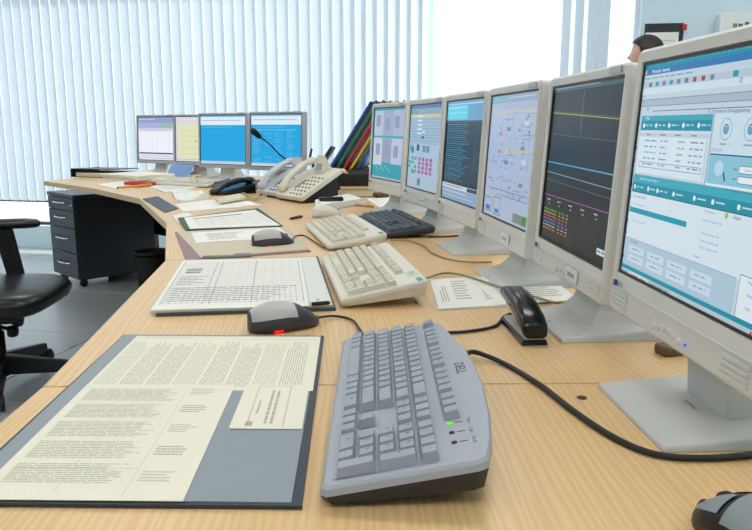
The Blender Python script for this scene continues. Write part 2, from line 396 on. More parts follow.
    A.rect(.86, .80, 1, .955, (226, 240, 247), 3).frame(.86, .80, 1, .955, (90, 120, 150), .003, 4)
    for k in range(3): A.text(.92, .82+k*.045, 'Mobil', d, .014, 5)
    A.rect(0, .953, 1, .972, (10, 150, 172), 4).rect(0, .972, 1, 1, (188, 202, 214), 4)
    A.words(.01, .982, .07, (50, 90, 150), .01, 5); A.rect(.09, .976, .26, .998, (220, 226, 230), 5).rect(.27, .976, .45, .998, (170, 190, 205), 5).rect(.10, .98, .115, .994, (220, 170, 60), 6)
    A.words(.125, .984, .25, (70, 80, 100), .008, 6); A.words(.30, .984, .43, (70, 80, 100), .008, 6); A.rect(.95, .978, .96, .995, (200, 40, 40), 6)
    for k in range(12): A.rect(.004, .27+k*.058, .016, .285+k*.058, [(90, 130, 170), (200, 180, 90), (60, 90, 150)][k % 3], 2)
    return A
def ui_trend():
    A = UI((26, 32, 38)); A.rect(0, 0, 1, .035, (60, 80, 92)).words(.03, .012, .7, (150, 175, 185), .008)
    A.line((.03, .165), (.97, .215), (165, 165, 70), .005); A.line((.03, .155), (.97, .205), (90, 100, 60), .003)
    A.line((.02, .30), (.98, .33), (70, 100, 112), .003)
    A.line((.02, .485), (.98, .50), (70, 150, 175), .008); A.line((.02, .55), (.98, .575), (120, 150, 160), .005); A.line((.02, .60), (.98, .625), (100, 110, 115), .003)
    A.line((.5, .05), (.5, .30), (150, 170, 175), .003)
    A.line((.02, .70), (.98, .70), (150, 90, 160), .005)
    for k in range(5): A.words(.08+k*.18, .725, .13+k*.18, (190, 195, 200), .01); A.words(.10+k*.18, .75, .13+k*.18, (140, 150, 160), .01)
    cs = [(90, 180, 80), (190, 180, 70), (190, 90, 60), (150, 80, 170), (70, 150, 200), (180, 180, 185), (200, 120, 60)]
    for k, c in enumerate(cs):
        v = .79+k*.021; A.words(.04, v, .26, c, .009)
        for q in (.30, .36, .42): A.words(q, v, q+.03, c, .009)
    A.rect(.88, .90, .99, .935, (190, 205, 215)).words(.89, .912, .98, (60, 80, 100), .01)
    return A
def ui_plant():
    A = UI((178, 194, 222), .80); A.rect(0, 0, 1, .07, (150, 172, 200)).rect(.02, .02, .34, .06, (120, 190, 190), 2).words(.4, .03, .95, (225, 232, 240), .012)
    A.rect(.0, .07, 1, .12, (172, 190, 214)); A.rect(.05, .135, .95, .15, (206, 204, 160), 2); A.rect(.3, .43, .95, .445, (206, 204, 160), 2)
    rnd = random.Random(3)
    for k in range(26):
        u, v = rnd.uniform(.06, .9), rnd.uniform(.15, .78); c = rnd.choice([(110, 120, 160), (130, 150, 190), (120, 130, 140)])
        A.line((u, v), (u, min(.8, v+rnd.uniform(.05, .22))), c, .004); A.line((u, v), (min(.96, u+rnd.uniform(.05, .25)), v), c, .004)
    for k in range(60):
        u, v = rnd.uniform(.05, .92), rnd.uniform(.14, .8); c = rnd.choice([(235, 240, 245), (60, 110, 190), (200, 110, 120), (90, 150, 150), (130, 80, 110), (70, 90, 140), (220, 225, 235)])
        A.rect(u, v, u+rnd.uniform(.012, .045), v+rnd.uniform(.008, .02), tuple(int(a*.6+b_*.4) for a, b_ in zip(c, A.base)), 3)
    for u, v, c in [(.42, .26, (40, 90, 190)), (.42, .52, (40, 100, 200)), (.78, .22, (230, 235, 245)), (.78, .5, (225, 235, 245)), (.74, .40, (150, 90, 110)), (.76, .67, (150, 80, 100)), (.25, .3, (200, 110, 130)), (.25, .44, (200, 110, 130))]: A.rect(u, v, u+.075, v+.03, tuple(int(a*.6+b_*.4) for a, b_ in zip(c, A.base)), 4)
    A.line((.1, .76), (.95, .76), (110, 120, 190), .006); A.line((.3, .80), (.95, .80), (110, 120, 190), .006)
    A.frame(.04, .84, .2, .96, (60, 160, 110), .008, 4).frame(.25, .82, .42, .97, (60, 160, 110), .008, 4)
    A.rect(.07, .91, .17, .945, (60, 110, 200), 4).rect(.29, .92, .38, .95, (60, 110, 200), 4)
    A.rect(.70, .90, .88, .97, (120, 140, 140), 4).rect(.88, .90, .98, .97, (60, 140, 80), 4)
    return A
def ui_list():
    A = UI((22, 42, 56)); A.rect(0, 0, 1, .20, (92, 150, 190)).rect(.03, .05, .60, .19, (84, 196, 216), 2); A.words(.04, .07, .55, (170, 225, 235), .012); A.words(.04, .12, .58, (150, 215, 230), .012); A.words(.65, .04, .95, (150, 190, 215), .012); A.rect(.03, .035, .97, .042, (190, 214, 228), 3)
    A.rect(0, .20, 1, .22, (40, 70, 90), 2)
    for r in range(27):
        v = .235+r*.021; A.words(.06, v, random.uniform(.5, .75), (40, 126, 160) if r % 3 else (70, 150, 176), .008); A.words(.8, v, .96, (34, 80, 100), .008)
    A.rect(0, .83, 1, .875, (190, 202, 214), 2).rect(.72, .835, .98, .87, (40, 60, 76), 3); A.words(.05, .845, .6, (70, 90, 120), .012)
    A.rect(0, .875, 1, 1, (128, 158, 186), 2); A.words(.05, .90, .7, (190, 208, 222), .014); A.words(.05, .94, .9, (170, 192, 210), .014)
    return A
def ui_blocks():
    A = UI((176, 200, 222), .80); A.rect(0, 0, 1, .05, (70, 120, 180)).rect(.0, .05, 1, .12, (140, 166, 190)).rect(.03, .06, .25, .11, (90, 170, 160), 2)
    A.rect(.03, .12, .97, .15, (214, 210, 150), 2).rect(0, .15, 1, .46, (150, 180, 205))
    for k in range(9): A.rect(0, .155+k*.035, 1, .168+k*.035, (168, 194, 214), 2)
    for k in range(5): A.rect(.26, .13+k*.05, .42, .15+k*.05, (225, 236, 244), 3)
    A.rect(.42, .37, .50, .40, (40, 90, 170), 3).rect(.44, .31, .52, .335, (220, 230, 240), 3)
    for u, v, c in [(.1, .50, (70, 120, 150)), (.28, .47, (60, 80, 110)), (.48, .48, (110, 140, 165)), (.6, .48, (110, 140, 165)), (.04, .48, (80, 180, 170))]: A.rect(u, v, u+.09, v+.075, c, 3)
    for k in range(3):
        for r in range(4): A.rect(.03+k*.1, .62+r*.05, .10+k*.1, .655+r*.05, (40, 170, 130) if (k+r) % 3 else (150, 215, 200), 3)
    for k in range(4):
        for r in range(4): A.rect(.36+k*.12, .62+r*.05, .44+k*.12, .66+r*.05, (205, 60, 110) if (k+r) % 2 else (140, 120, 190), 3)
    A.rect(.16, .80, .24, .82, (120, 60, 80), 3); A.rect(.36, .87, .46, .95, (110, 130, 150), 3)
    return A
def ui_desktop():
    A = UI((34, 160, 178), .82); A.rect(.04, .04, .97, .74, (170, 186, 208)); A.rect(.04, .04, .33, .40, (190, 202, 220), 2).rect(.33, .05, .66, .40, (160, 176, 204), 2).rect(.66, .04, .97, .38, (176, 190, 216), 2)
    A.rect(.02, .39, .97, .42, (70, 170, 190), 3).rect(.04, .42, .33, .80, (208, 214, 226), 2).rect(.33, .43, .63, .76, (150, 166, 194), 2).rect(.63, .42, .95, .77, (196, 204, 222), 2)
    for u, v in [(.1, .10), (.4, .15), (.7, .12), (.42, .5), (.7, .52), (.12, .5)]: A.rect(u, v, u+.14, v+.16, (150, 158, 186), 3)
    for k in range(9): A.rect(.1+k*.06, .80+.03*(k % 3), .13+k*.06, .82+.03*(k % 3), (150, 220, 226), 4)
    A.rect(0, .965, 1, 1, (176, 190, 204), 4)
    return A
def ui_table():
    A = UI((222, 226, 240)); A.rect(0, 0, 1, .14, (150, 160, 205)).words(.04, .05, .5, (230, 234, 245), .02).rect(.65, .14, .97, .26, (150, 190, 185), 2).rect(0, .14, .65, .26, (170, 178, 215))
    A.rect(.03, .26, .97, .82, (238, 240, 250)).rect(.03, .82, .97, .85, (60, 66, 120), 2)
    for k in range(6): A.rect(.1+k*.15, .26, .105+k*.15, .82, (205, 210, 228), 2)
    A.rect(.03, .26, .97, .33, (214, 206, 228), 3); A.words(.1, .89, .9, (160, 165, 200), .02)
    return A
def ui_plan():
    A = UI((216, 216, 226)); A.rect(.08, .17, .95, .93, (226, 226, 186)); A.words(.15, .06, .5, (245, 245, 250), .03)
    for k in range(5): A.line((.12, .3+k*.13), (.9, .3+k*.13), (196, 196, 160), .006); A.line((.2+k*.16, .2), (.2+k*.16, .9), (206, 206, 170), .005)
    A.rect(.5, .52, .53, .56, (190, 150, 90), 3).rect(.9, .26, .97, .34, (150, 200, 170), 3)
    return A
def ui_cyan(lines):
    A = UI((40, 166, 226)); A.rect(0, 0, 1, .09, (120, 190, 235)).rect(0, .04, 1, .2, (224, 236, 246), 2).words(.05, .10, .9, (170, 190, 215), .02, 3).rect(0, .93, 1, 1, (196, 216, 234), 2)
    A.words(.05, .235, .7, (150, 214, 240), .02)
    if lines:
        A.words(.05, .29, .9, (200, 232, 245), .02)
        for k in range(20):
            for u in (.05, .28, .48, .72):
                if random.random() < .75: A.words(u, .32+k*.03, u+random.uniform(.08, .17), (176, 222, 242), .012)
    else: A.words(.05, .33, .55, (110, 200, 236), .014)
    return A

blk_gap = mat('screen_surround_black', (14, 14, 16), .4, var=0)
def make_monitor(label, loc, zc, yaw, ui, tilt=3.2, bez=mon_beige, top=.0165, chin=.050, side=.0135, sticker=None, buttons=True, group=None, vents=True, brand=True, foot=True, scl=1.0, base_y=0., neck_m=mon_neck, flare=True):
    o = thing('monitor', label, 'monitor', (loc[0], loc[1], T), -math.radians(yaw), group)
    o.scale = (scl, 1, scl)
    M = Matrix.Translation((0, 0, zc/scl)) @ Matrix.Rotation(-math.radians(tilt), 4, 'X')
    W2, H2 = SWD/2, SHT/2; X = W2+side; Z1 = H2+top; Z0 = -H2-chin
    # bezel ring
    b = MB(); t = bmesh.new()
    def ring(x, za, zb, y, r):
        return [t.verts.new((p[0], y, p[1])) for p in rrect(-x, x, za, zb, r, 3)]
    R = [ring(X, Z0, Z1, .030, .008), ring(X, Z0, Z1, -.003, .008), ring(X-.003, Z0+.004, Z1-.004, -.0065, .005), ring(W2+.0015, -H2-.0015, H2+.0015, -.005, .001), ring(W2+.0005, -H2-.0005, H2+.0005, .000, .0005)]
    for a, c in zip(R, R[1:]):
        for i in range(len(a)): t.faces.new((a[i], a[(i+1) % len(a)], c[(i+1) % len(a)], c[i]))
    bmesh.ops.recalc_face_normals(t, faces=t.faces[:]); b._fin(t, bez, M); bz = b.build('bezel', o)
    b = MB(); b.box(-X+.003, X-.003, .006, .042, Z0+.004, Z1-.004, bez, bev=.006, M=M)
    b.hexa([(-.13, .04, Z0+.03), (.13, .04, Z0+.03), (.13, .04, Z1-.04), (-.13, .04, Z1-.04)][::-1], [(-.10, .068, Z0+.05), (.10, .068, Z0+.05), (.10, .068, Z1-.07), (-.10, .068, Z1-.07)][::-1], bez, bev=.004, M=M)
    b.build('housing', o)
    b = MB(); b.box(-W2-.0005, W2+.0005, .0, .006, -H2-.0005, H2+.0005, blk_gap, M=M); scr = b.build('display_panel', o)
    bmesh.ops.transform(ui.b.bm, matrix=M, verts=ui.b.bm.verts); ui.b.build('screen_picture', scr)
    # black rim seen round the lit area
    b = MB()
    for x0, x1, z0, z1 in ((-W2, W2, H2-.003, H2), (-W2, W2, -H2, -H2+.003), (-W2, -W2+.003, -H2, H2), (W2-.003, W2, -H2, H2)): b.box(x0, x1, -.003, .001, z0, z1, blk_gap, M=M)
    b.build('screen_rim', scr)
    zb = -H2-.014
    if vents:
        for k in range(4):
            b = MB(); b.box(-X+.012, -X+.06, -.0086, -.006, Z0+.008+k*.0062, Z0+.0112+k*.0062, bez, M=M); b.build('vent_slot', bz)
        for k in range(4 if buttons else 0):
            b = MB(); b.box(X-.06, X-.012, -.0086, -.006, Z0+.008+k*.0062, Z0+.0112+k*.0062, bez, M=M); b.build('vent_slot', bz)
    b = MB(); b.box(-X+.006, X-.006, -.0078, -.006, Z0+.0335, Z0+.0352, bez, M=M); b.build('chin_ridge', bz)
    if buttons:
        for k in range(6):
            b = MB(); b.lathe([(.0046, -.0055), (.0046, -.0072), (.0038, -.0077)], mon_beige, 14, M @ Matrix.Translation((-.035+k*.0125, 0, Z0+.014-.002*abs(k-2.5)+.004)) @ Matrix.Rotation(math.pi/2, 4, 'X') @ Matrix.Diagonal((1, 1, -1, 1)) @ Matrix.Translation((0, 0, 0)))
            b.build('button', bz)
        b = MB(); b.box(.046, .0475, -.0098, -.007, Z0+.013, Z0+.016, glow((70, 110, 240)), M=M); b.build('power_light', bz)
    if brand:
        b = MB(); b.text('EIZO', .0085, inkd, M @ Matrix.Translation((-W2+.022, -.0085, zb)) @ Matrix.Rotation(math.pi/2, 4, 'X'))
        b.box(-W2+.001, -W2+.008, -.0092, -.007, zb-.0038, zb+.0038, mat('brand_mark_blue', (50, 70, 140), .5), M=M @ Matrix.Translation((0, 0, 0))); b.build('brand_lettering', bz)
    b = MB(); b.box(W2-.05, W2-.006, -.0086, -.007, H2+.004, H2+.013, mat('badge_grey', (186, 184, 182), .4), M=M); b.build('badge', bz)
    if sticker:
        b = MB(); cx = .050; b.box(cx-.026, cx+.026, -.0094, -.0075, Z0+.010, Z0+.030, paper, M=M)
        b.text('SIEMENS', .0092, inkd, M @ Matrix.Translation((cx, -.0099, Z0+.020)) @ Matrix.Rotation(math.pi/2, 4, 'X')); b.build('sticker', bz)
    if foot:
        b = MB(); fw = .098
        b.hexa([(-fw, -.045+base_y, 0), (fw, -.045+base_y, 0), (fw, .165, 0), (-fw, .165, 0)], [(-fw+.003, -.043+base_y, .006), (fw-.003, -.043+base_y, .006), (fw-.006, .162, .022), (-fw+.006, .162, .022)], mon_foot, bev=.002)
        b.build('foot', o)
        if flare:
            b = MB(); b.loft([[(-w_, yf, z), (w_, yf, z), (w_*.9, yb, z), (-w_*.9, yb, z)] for z, w_, yf, yb in ((.008, .090, -.020, .150), (.013, .082, -.006, .145), (.022, .070, .012, .135), (.040, .058, .026, .115), (.070, .050, .034, .095), (.120, .046, .036, .075), (zc/scl-.05, .044, .030, .068))], neck_m, True, False)
        else:
            b = MB(); b.hexa([(-.047, .036, .010), (.047, .036, .010), (.047, .118, .017), (-.047, .118, .017)], [(-.047, .022, zc-.06), (.047, .022, zc-.06), (.047, .062, zc-.05), (-.047, .062, zc-.05)], neck_m, bev=.004)
        b.build('neck', o)
        b = MB(); b.text('SIEMENS', .0075 if not flare else .005, inkd, Matrix.Translation((.0, .018 if not flare else -.035, .0125 if not flare else .0085)) @ Matrix.Rotation(math.radians(4.4), 4, 'X')); b.build('foot_lettering', o)
    return o
make_monitor('large beige monitor showing a mail and calendar window', (.346, .790), .2725, 86.9, ui_mail(), sticker=None, chin=.053, top=.017, base_y=-.012, flare=False)
make_monitor('beige monitor with a dark trend chart of thin coloured lines', (.324, 1.171), .262, 86.5, ui_trend(), sticker=True)
make_monitor('beige monitor with a pale plant diagram of many symbols', (.281, 1.544), .262, 83.3, ui_plant(), sticker=True, buttons=False)
make_monitor('beige monitor with a dark blue text list', (.227, 1.933), .262, 79.6, ui_list(), buttons=False)
make_monitor('beige monitor with green and pink status blocks', (.151, 2.317), .262, 76.2, ui_blocks(), sticker=True, buttons=False)
make_monitor('beige monitor with teal desktop and grey camera pictures, beside the coloured panels', (.044, 2.756), .262, 70, ui_desktop(), buttons=False)
grey_bez = mat('grey_bezel', (178, 182, 186), .45, var=.03)
fk = dict(bez=grey_bez, top=.012, chin=.020, side=.012, scl=1.05, neck_m=mon_beige, buttons=False, vents=False, brand=False)
make_monitor('grey far monitor with a white table under a violet header', (-1.457, 4.85), .245, 32, ui_table(), **fk)
make_monitor('grey far monitor with a pale yellow plan, half hidden', (-1.14, 4.62), .245, 31, ui_plan(), **fk)
make_monitor('grey far monitor with a plain cyan picture', (-.892, 4.265), .248, 29, ui_cyan(False), **fk)
make_monitor('grey far monitor with white text columns on cyan', (-.545, 3.985), .250, 29, ui_cyan(True), **fk)
# ------------------------------------------------------------------ keyboards
def key_layout():
    K = []
    def row(y, x, ws): 
        for wd, lg in ws: K.append((x, y, wd, 1, lg)); x += wd
    one = lambda s_: [(1, c) for c in s_]
    row(0, 0, [(1.5, 'Strg'), (1, ''), (1.25, 'Alt'), (6, ''), (1.25, 'Gr'), (1, ''), (1, ''), (2, 'Strg')])
    row(1, 0, [(1.25, ''), ] + one('<YXCVBNM,.-') + [(2.75, '')])
    row(2, 0, [(1.75, '')] + one('ASDFGHJKLOA') + [(2.25, '')])
    row(3, 0, [(1.5, 'Tab')] + one('QWERTZUIOPU+') + [(1.5, '')])
    row(4, 0, one('^1234567890') + [(1, ''), (1, ''), (2, '')])
    row(5.45, 0, [(1, 'Esc')]); row(5.45, 2, [(1, 'F%d' % i) for i in range(1, 5)]); row(5.45, 6.5, [(1, 'F%d' % i) for i in range(5, 9)]); row(5.45, 11, [(1, 'F%d' % i) for i in range(9, 13)])
    x = 15.3; row(5.45, x, [(1, '')]*3); row(4, x, [(1, 'Ins'), (1, ''), (1, '')]); row(3, x, [(1, 'Del'), (1, 'End'), (1, '')]); row(0, x, [(1, '')]*3); row(1, x+1, [(1, '')])
    x = 18.6; row(4, x, [(1, ''), (1, '/'), (1, '*'), (1, '-')]); row(3, x, one('789')); row(2, x, one('456')); row(1, x, one('123')); row(0, x, [(2, '0'), (1, ',')])
    K.append((x+3, 2, 1, 2, '+')); K.append((x+3, 0, 1, 2, ''))
    return K
KEYS = key_layout(); KU = .0188
KEYMESH = {}
def key_mesh(wd, ht, m, lg, lm):
    k = (wd, ht, m.name, lg)
    if k not in KEYMESH:
        a, b, h = wd*KU/2-.0010, ht*KU/2-.0010, .0095; ti = .0020
        q = MB(); q.hexa([(-a, -b, 0), (a, -b, 0), (a, b, 0), (-a, b, 0)], [(-a+ti, -b+.0028, h-.0012), (a-ti, -b+.0028, h-.0012), (a-ti, b-.0012, h), (-a+ti, b-.0012, h)], m)
        if lg: q.text(lg, .0062 if len(lg) == 1 else .0042, lm, Matrix.Translation((-.002, .002, h+.0003)) @ Matrix.Rotation(math.radians(4.5), 4, 'X'))
        o = q.build('key'); KEYMESH[k] = o.data; bpy.data.objects.remove(o)
    return KEYMESH[k]
def make_keyboard(label, cx, cy, rz, body, keym, outline, zf, zb_, legends=True, kx=None, ky=.012, lm=inkd, name='keyboard', well=None, under=None, rot90=True):
    """outline: (x,y) points, x along the keys, y from the user's edge; zf/zb_: top height at the front and at the back"""
    o = thing(name, label, 'keyboard', (cx, cy, T), rz)
    Wm = max(p[1] for p in outline); sl_ = (zb_-zf)/Wm; zt = lambda y: zf+sl_*y
    b = MB(); ins = lambda p, k: (p[0]*(1-k/.22), (p[1]-Wm/2)*(1-k/.08)+Wm/2)
    r0 = [(*ins(p, .004), max(.001, .004+sl_*.55*p[1])) for p in outline]; r1 = [(p[0], p[1], zt(p[1])-.009) for p in outline]
    r2 = [(*ins(p, .0010), zt(p[1])-.003) for p in outline]; r3 = [(*ins(p, .0034), zt(p[1])) for p in outline]
    b.loft([r0, r1], under or body, True, False); b.loft([r1, r2, r3], body, True, False); b.build('case', o)
    A = Matrix.Rotation(math.atan(sl_), 4, 'X')
    tot = 22.6*KU; kx = -tot/2 if kx is None else kx
    wm = well or body
    b = MB()
    for x0, x1, y0, y1 in ((0, 15, 0, 5), (0, 1, 5.45, 6.45), (2, 6, 5.45, 6.45), (6.5, 10.5, 5.45, 6.45), (11, 15, 5.45, 6.45), (15.3, 18.3, 5.45, 6.45), (15.3, 18.3, 3, 5), (15.3, 18.3, 0, 1), (16.3, 17.3, 1, 2), (18.6, 22.6, 0, 5)):
        e = .0012
        q = [(kx+x0*KU-e, ky+y0*KU-e), (kx+x1*KU+e, ky+y0*KU-e), (kx+x1*KU+e, ky+y1*KU+e), (kx+x0*KU-e, ky+y1*KU+e)]
        b.quad([(x, y, zt(y)+.0004) for x, y in q], wm)
    b.build('key_well', o)
    for x, y, wd, ht, lg in KEYS:
        k = new_obj('key', key_mesh(wd, ht, keym, lg if legends else '', lm), o)
        px, py = kx+(x+wd/2)*KU, ky+(y+ht/2)*KU
        k.location = (px, py, zt(py)); k.rotation_euler = (math.atan(sl_), 0, 0)
    o['_'] = 0; del o['_']
    return o, zt, A, Wm
dell_body = mat('bluish_grey_plastic', (168, 174, 184), .45, var=.02, bump=.03, scale=500)
dell_key = mat('bluish_grey_key', (160, 167, 178), .5, var=.03)
dell_under = mat('dark_grey_underside', (48, 48, 52), .5, var=.08)
ol = [(-.226, .006), (-.220, 0), (.220, 0), (.226, .006), (.226, .138), (.222, .147), (.19, .155), (.13, .163), (.05, .168), (-.02, .168), (-.09, .164), (-.15, .154), (-.20, .1465), (-.220, .141), (-.226, .134)]
dk, zt, A, Wm = make_keyboard('bluish-grey keyboard with curved rear edge beside the large paper pad', -.049, .803, -math.pi/2, dell_body, dell_key, ol, .021, .052, ky=.0125, under=dell_under)
def on_kb(x, y, e=.0006): return Matrix.Translation((x, y, zt(y)+e)) @ A
b = MB(); b.text('DELL', .0165, mat('navy_print', (40, 44, 84), .5, var=0), on_kb(-.012, .148)); b.text('DELL', .0165, MATS['navy_print'], on_kb(-.0125, .1481)); b.text('DELL', .0165, MATS['navy_print'], on_kb(-.0115, .1479)); b.build('logo_lettering', dk)
for k, nm in enumerate(('Num', 'Caps', 'Scroll')):
    b = MB(); led = glow((120, 255, 40), 1.0) if k == 0 else dell_under
    b.lathe([(.0027, -.001), (.0027, .0008), (.0018, .0012)], led, 12, on_kb(.139+k*.0215, .121)); b.build('indicator_light', dk)
    b = MB(); b.box(-.0005, .0005, .005, .013, 0, .0002, inkd, M=on_kb(.139+k*.0215, .121)); b.text(nm, .006, inkd, on_kb(.139+k*.0215, .1395) ); b.build('indicator_print', dk)
for s_ in (-1, 1):
    b = MB(); b.box(s_*.17-.02, s_*.17+.02, .118, .124, .0, .034, dell_under, bev=.001); b.build('rear_foot', dk)
hp_body = mat('beige_plastic', (226, 222, 210), .5, var=.03, bump=.02, scale=400)
hp_key = mat('beige_key', (220, 215, 199), .55, var=.03)
hp_well = hp_body
def hp_outline(): return rrect(-.226, .226, 0, .165, .010, 3)
def place_front(p_near, p_far):       # front edge from its near end to its far end -> centre and turn
    d = (p_far-p_near); a = math.atan2(d.y, d.x); c = (p_near+p_far)/2; return c.x, c.y, a+math.pi
n_, f_ = P(341.7, 301, .02), P(321, 254.5, .02)
cx, cy, rz = place_front(n_, f_)
teal_m = mat('teal_badge', (70, 160, 150), .5)
lbl_m = mat('pale_green_label', (206, 214, 186), .7)
def hp_extra(kb, zt, A, label_on):
    def on(x, y, e=.0006): return Matrix.Translation((x, y, zt(y)+e)) @ A
    b = MB(); b.box(-.013, .013, -.005, .005, 0, .0008, teal_m, M=on(.205, .150)); b.build('badge', kb)
    if label_on:
        b = MB(); b.box(-.022, .022, -.011, .011, 0, .0005, lbl_m, M=on(.150, .147)); b.box(-.015, .012, -.004, -.002, .0005, .0007, teal_m, M=on(.150, .147)); b.box(-.015, .005, .002, .004, .0005, .0007, teal_m, M=on(.150, .147)); b.build('sticker', kb)
    for s_ in (-1, 1):
        b = MB(); b.hexa([(s_*.19-.02, .150, 0), (s_*.19+.02, .150, 0), (s_*.19+.02, .157, 0), (s_*.19-.02, .157, 0)], [(s_*.19-.02, .128, .03), (s_*.19+.02, .128, .03), (s_*.19+.02, .14, .03), (s_*.19-.02, .14, .03)], hp_well); b.build('rear_foot', kb)
k1, zt1, A1, _ = make_keyboard('beige keyboard with a paper label, rear feet up, beside the white clip folder', cx, cy, rz, hp_body, hp_key, hp_outline(), .019, .050, well=hp_well, ky=.014, lm=ink)
hp_extra(k1, zt1, A1, True)
n_, f_ = P(331, 248, .018), P(303, 221, .018)
cx, cy, rz = place_front(n_, f_)
k2, zt2, A2, _ = make_keyboard('beige keyboard lying between the red-lit mouse and the black keyboard', cx, cy, rz, hp_body, hp_key, hp_outline(), .017, .044, well=hp_well, ky=.014, lm=ink)
hp_extra(k2, zt2, A2, False)
bk_body = mat('black_keyboard_plastic', (44, 47, 54), .45, var=.08)
bk_key = mat('slate_key', (84, 92, 104), .45, var=.05)
make_keyboard('black keyboard with slate keys under the row of monitors', -.022, 2.33, math.radians(-78), bk_body, bk_key, rrect(-.226, .226, 0, .16, .012, 3), .016, .034, well=black, ky=.018, legends=False)
make_keyboard('beige far keyboard in front of the cyan far monitors', -1.11, 4.0, math.radians(-29), hp_body, hp_key, hp_outline(), .018, .036, legends=False, well=hp_well, ky=.014)
make_keyboard('dark grey far keyboard beside the black telephone handset', -.70, 3.80, math.radians(-29), mat('mid_grey_case', (96, 104, 114), .5), bk_key, rrect(-.215, .215, 0, .15, .012, 3), .018, .036, legends=False, well=black, ky=.014, kx=-.2124)

# ------------------------------------------------------------------ cables
def cable(name, label, pts, r, m, cat='cable'):
    b = MB(); b.tube(spline(pts, 10), r, m, 8); o = b.build(name); o.location = (0, 0, 0); return tag(o, label, cat)
cab_b = mat('black_cable', (24, 24, 27), .5, var=.1); cab_y = mat('olive_cable', (150, 140, 96), .5, var=.05)
rz_ = lambda px, py, z: P(px, py, z)
cable('keyboard_cable', 'thick black cable curving from the grey keyboard across the desk', [Vector((.112, .905, T+.03)), P(474, 352, .012), P(505, 364, .004), P(540, 385, .004), P(575, 412, .004), P(615, 438, .004), P(655, 454, .004), P(700, 458, .004), P(752, 455, .004), P(800, 448, .004)], .0036, cab_b)
cable('mouse_cable', 'thin black cable leading from under the stapler towards the grey keyboard', [P(440, 333, .003), P(470, 331, .003), P(495, 326, .003), P(505, 316, .003), P(520, 311, .003)], .0026, cab_b)
cable('monitor_cable', 'olive cable running past the printed sheets under the monitors', [P(424, 279, .012), P(445, 273, .008), P(466, 276, .008), P(488, 283, .009), P(512, 291, .009), P(535, 297, .009), P(558, 303, .009), P(582, 302, .009)], .0024, cab_y)
cable('monitor_cable', 'olive cable running between the two beige keyboards', [P(390, 240, .006), P(410, 241, .004), P(424, 246, .004), P(432, 253, .004), P(448, 259, .004), P(470, 262, .004), P(492, 262, .004)], .0024, cab_y)
cable('monitor_cable', 'black cable behind the black keyboard at the monitor feet', [P(428, 237, .003), P(455, 236, .003), P(475, 233, .003)], .0026, cab_b)

# ------------------------------------------------------------------ mice
m_grey = mat('warm_grey_plastic', (186, 186, 184), .35, var=.03); m_dark = mat('dark_grey_mouse', (62, 63, 68), .35, var=.05)
red_l = mat('red_light', (60, 5, 5), .4, var=0, emit=(255, 20, 30), es=1.2)
def make_mouse(label, loc, rz, top=m_grey, side=m_dark, light=True, s=1.0):
    o = thing('computer_mouse', label, 'mouse', (loc.x, loc.y, T), rz)      # local y: towards the cable
    L_, Wd, H_ = .122*s, .068*s, .043*s
    def prof(k, lo, hi, wsc=1.0):
        y = -L_/2+L_*k; kk = (k-.46)/.54 if k > .46 else (.46-k)/.46
        wd = Wd/2*max(.04, (1-kk**2.6))**.5*(1-.10*math.exp(-((k-.55)/.18)**2))*wsc
        h = H_*max(.25 if k > .5 else .1, (1-(abs(k-.38)/.66)**2.2))
        r = []
        for i in range(17):
            a = math.pi*i/16; z = h*(math.sin(a)**.75)
            r.append((wd*math.cos(a)*(1.0 if z > .3*h else .97), y, .003*s+z))
        return r, wd, h, y
    ks = [0, .03, .08, .16, .26, .36, .46, .56, .66, .76, .86, .93, .98, 1]
    b = MB(); b.loft([prof(k, 0, 1)[0] for k in ks], side); body = b.build('body', o)
    b = MB(); rings = []
    for k in [.02, .05, .1, .18, .28, .38, .48, .56, .62]:
        r, wd, h, y = prof(k, 0, 1); c = [(x*1.01, y_, z+.0012*s) for x, y_, z in r[2:15]]; rings.append(c)
    t = bmesh.new(); R = [[t.verts.new(p) for p in r] for r in rings]
    for a, c in zip(R, R[1:]):
        for i in range(len(a)-1): t.faces.new((a[i], a[i+1], c[i+1], c[i]))
    bmesh.ops.recalc_face_normals(t, faces=t.faces[:]); b._fin(t, top, None, True); b.build('palm_cover', o)
    for s_ in (0, 1):
        b = MB(); t = bmesh.new(); rings = []
        for k in [.67, .74, .82, .90, .96]:
            r, wd, h, y = prof(k, 0, 1); seg = r[3:8] if s_ == 0 else r[9:14]; rings.append([(x*1.01, y_, z+.0012*s) for x, y_, z in seg])
        R = [[t.verts.new(p) for p in r] for r in rings]
        for a, c in zip(R, R[1:]):
            for i in range(len(a)-1): t.faces.new((a[i], a[i+1], c[i+1], c[i]))
        bmesh.ops.recalc_face_normals(t, faces=t.faces[:]); b._fin(t, side if light else top, None, True); b.build('mouse_button', o)
    b = MB(); r, wd, h, y = prof(.8, 0, 1); b.lathe([(.002, -.0035), (.009*s, -.003), (.009*s, .003), (.002, .0035)], black, 14, Matrix.Translation((0, y, h-.004*s)) @ Matrix.Rotation(math.pi/2, 4, 'Y')); b.build('scroll_wheel', o)
    if light:
        b = MB(); b.box(Wd/2-.016, Wd/2-.0022, -.028, -.012, .0025, .0062, red_l, bev=.0012); b.build('tail_light', o)
    return o
p = P(284, 322, .01); a_ = math.radians(-62)
make_mouse('grey and black mouse glowing red, in front of the white clip folder', p, a_)
e_ = p+Vector((math.cos(a_+math.pi/2), math.sin(a_+math.pi/2), 0))*.06
cable('mouse_cable', 'thin black cable of the mouse in front of the clip folder', [Vector((e_.x, e_.y, T+.010)), P(335, 316, .004), P(352, 320, .004), P(360, 330, .006), P(364, 337, .008)], .0022, cab_b)
p = P(273, 242, .01); a_ = math.radians(-60)
make_mouse('grey and black mouse glowing red, standing on the beige folder', p+Vector((0, 0, .004)), a_)
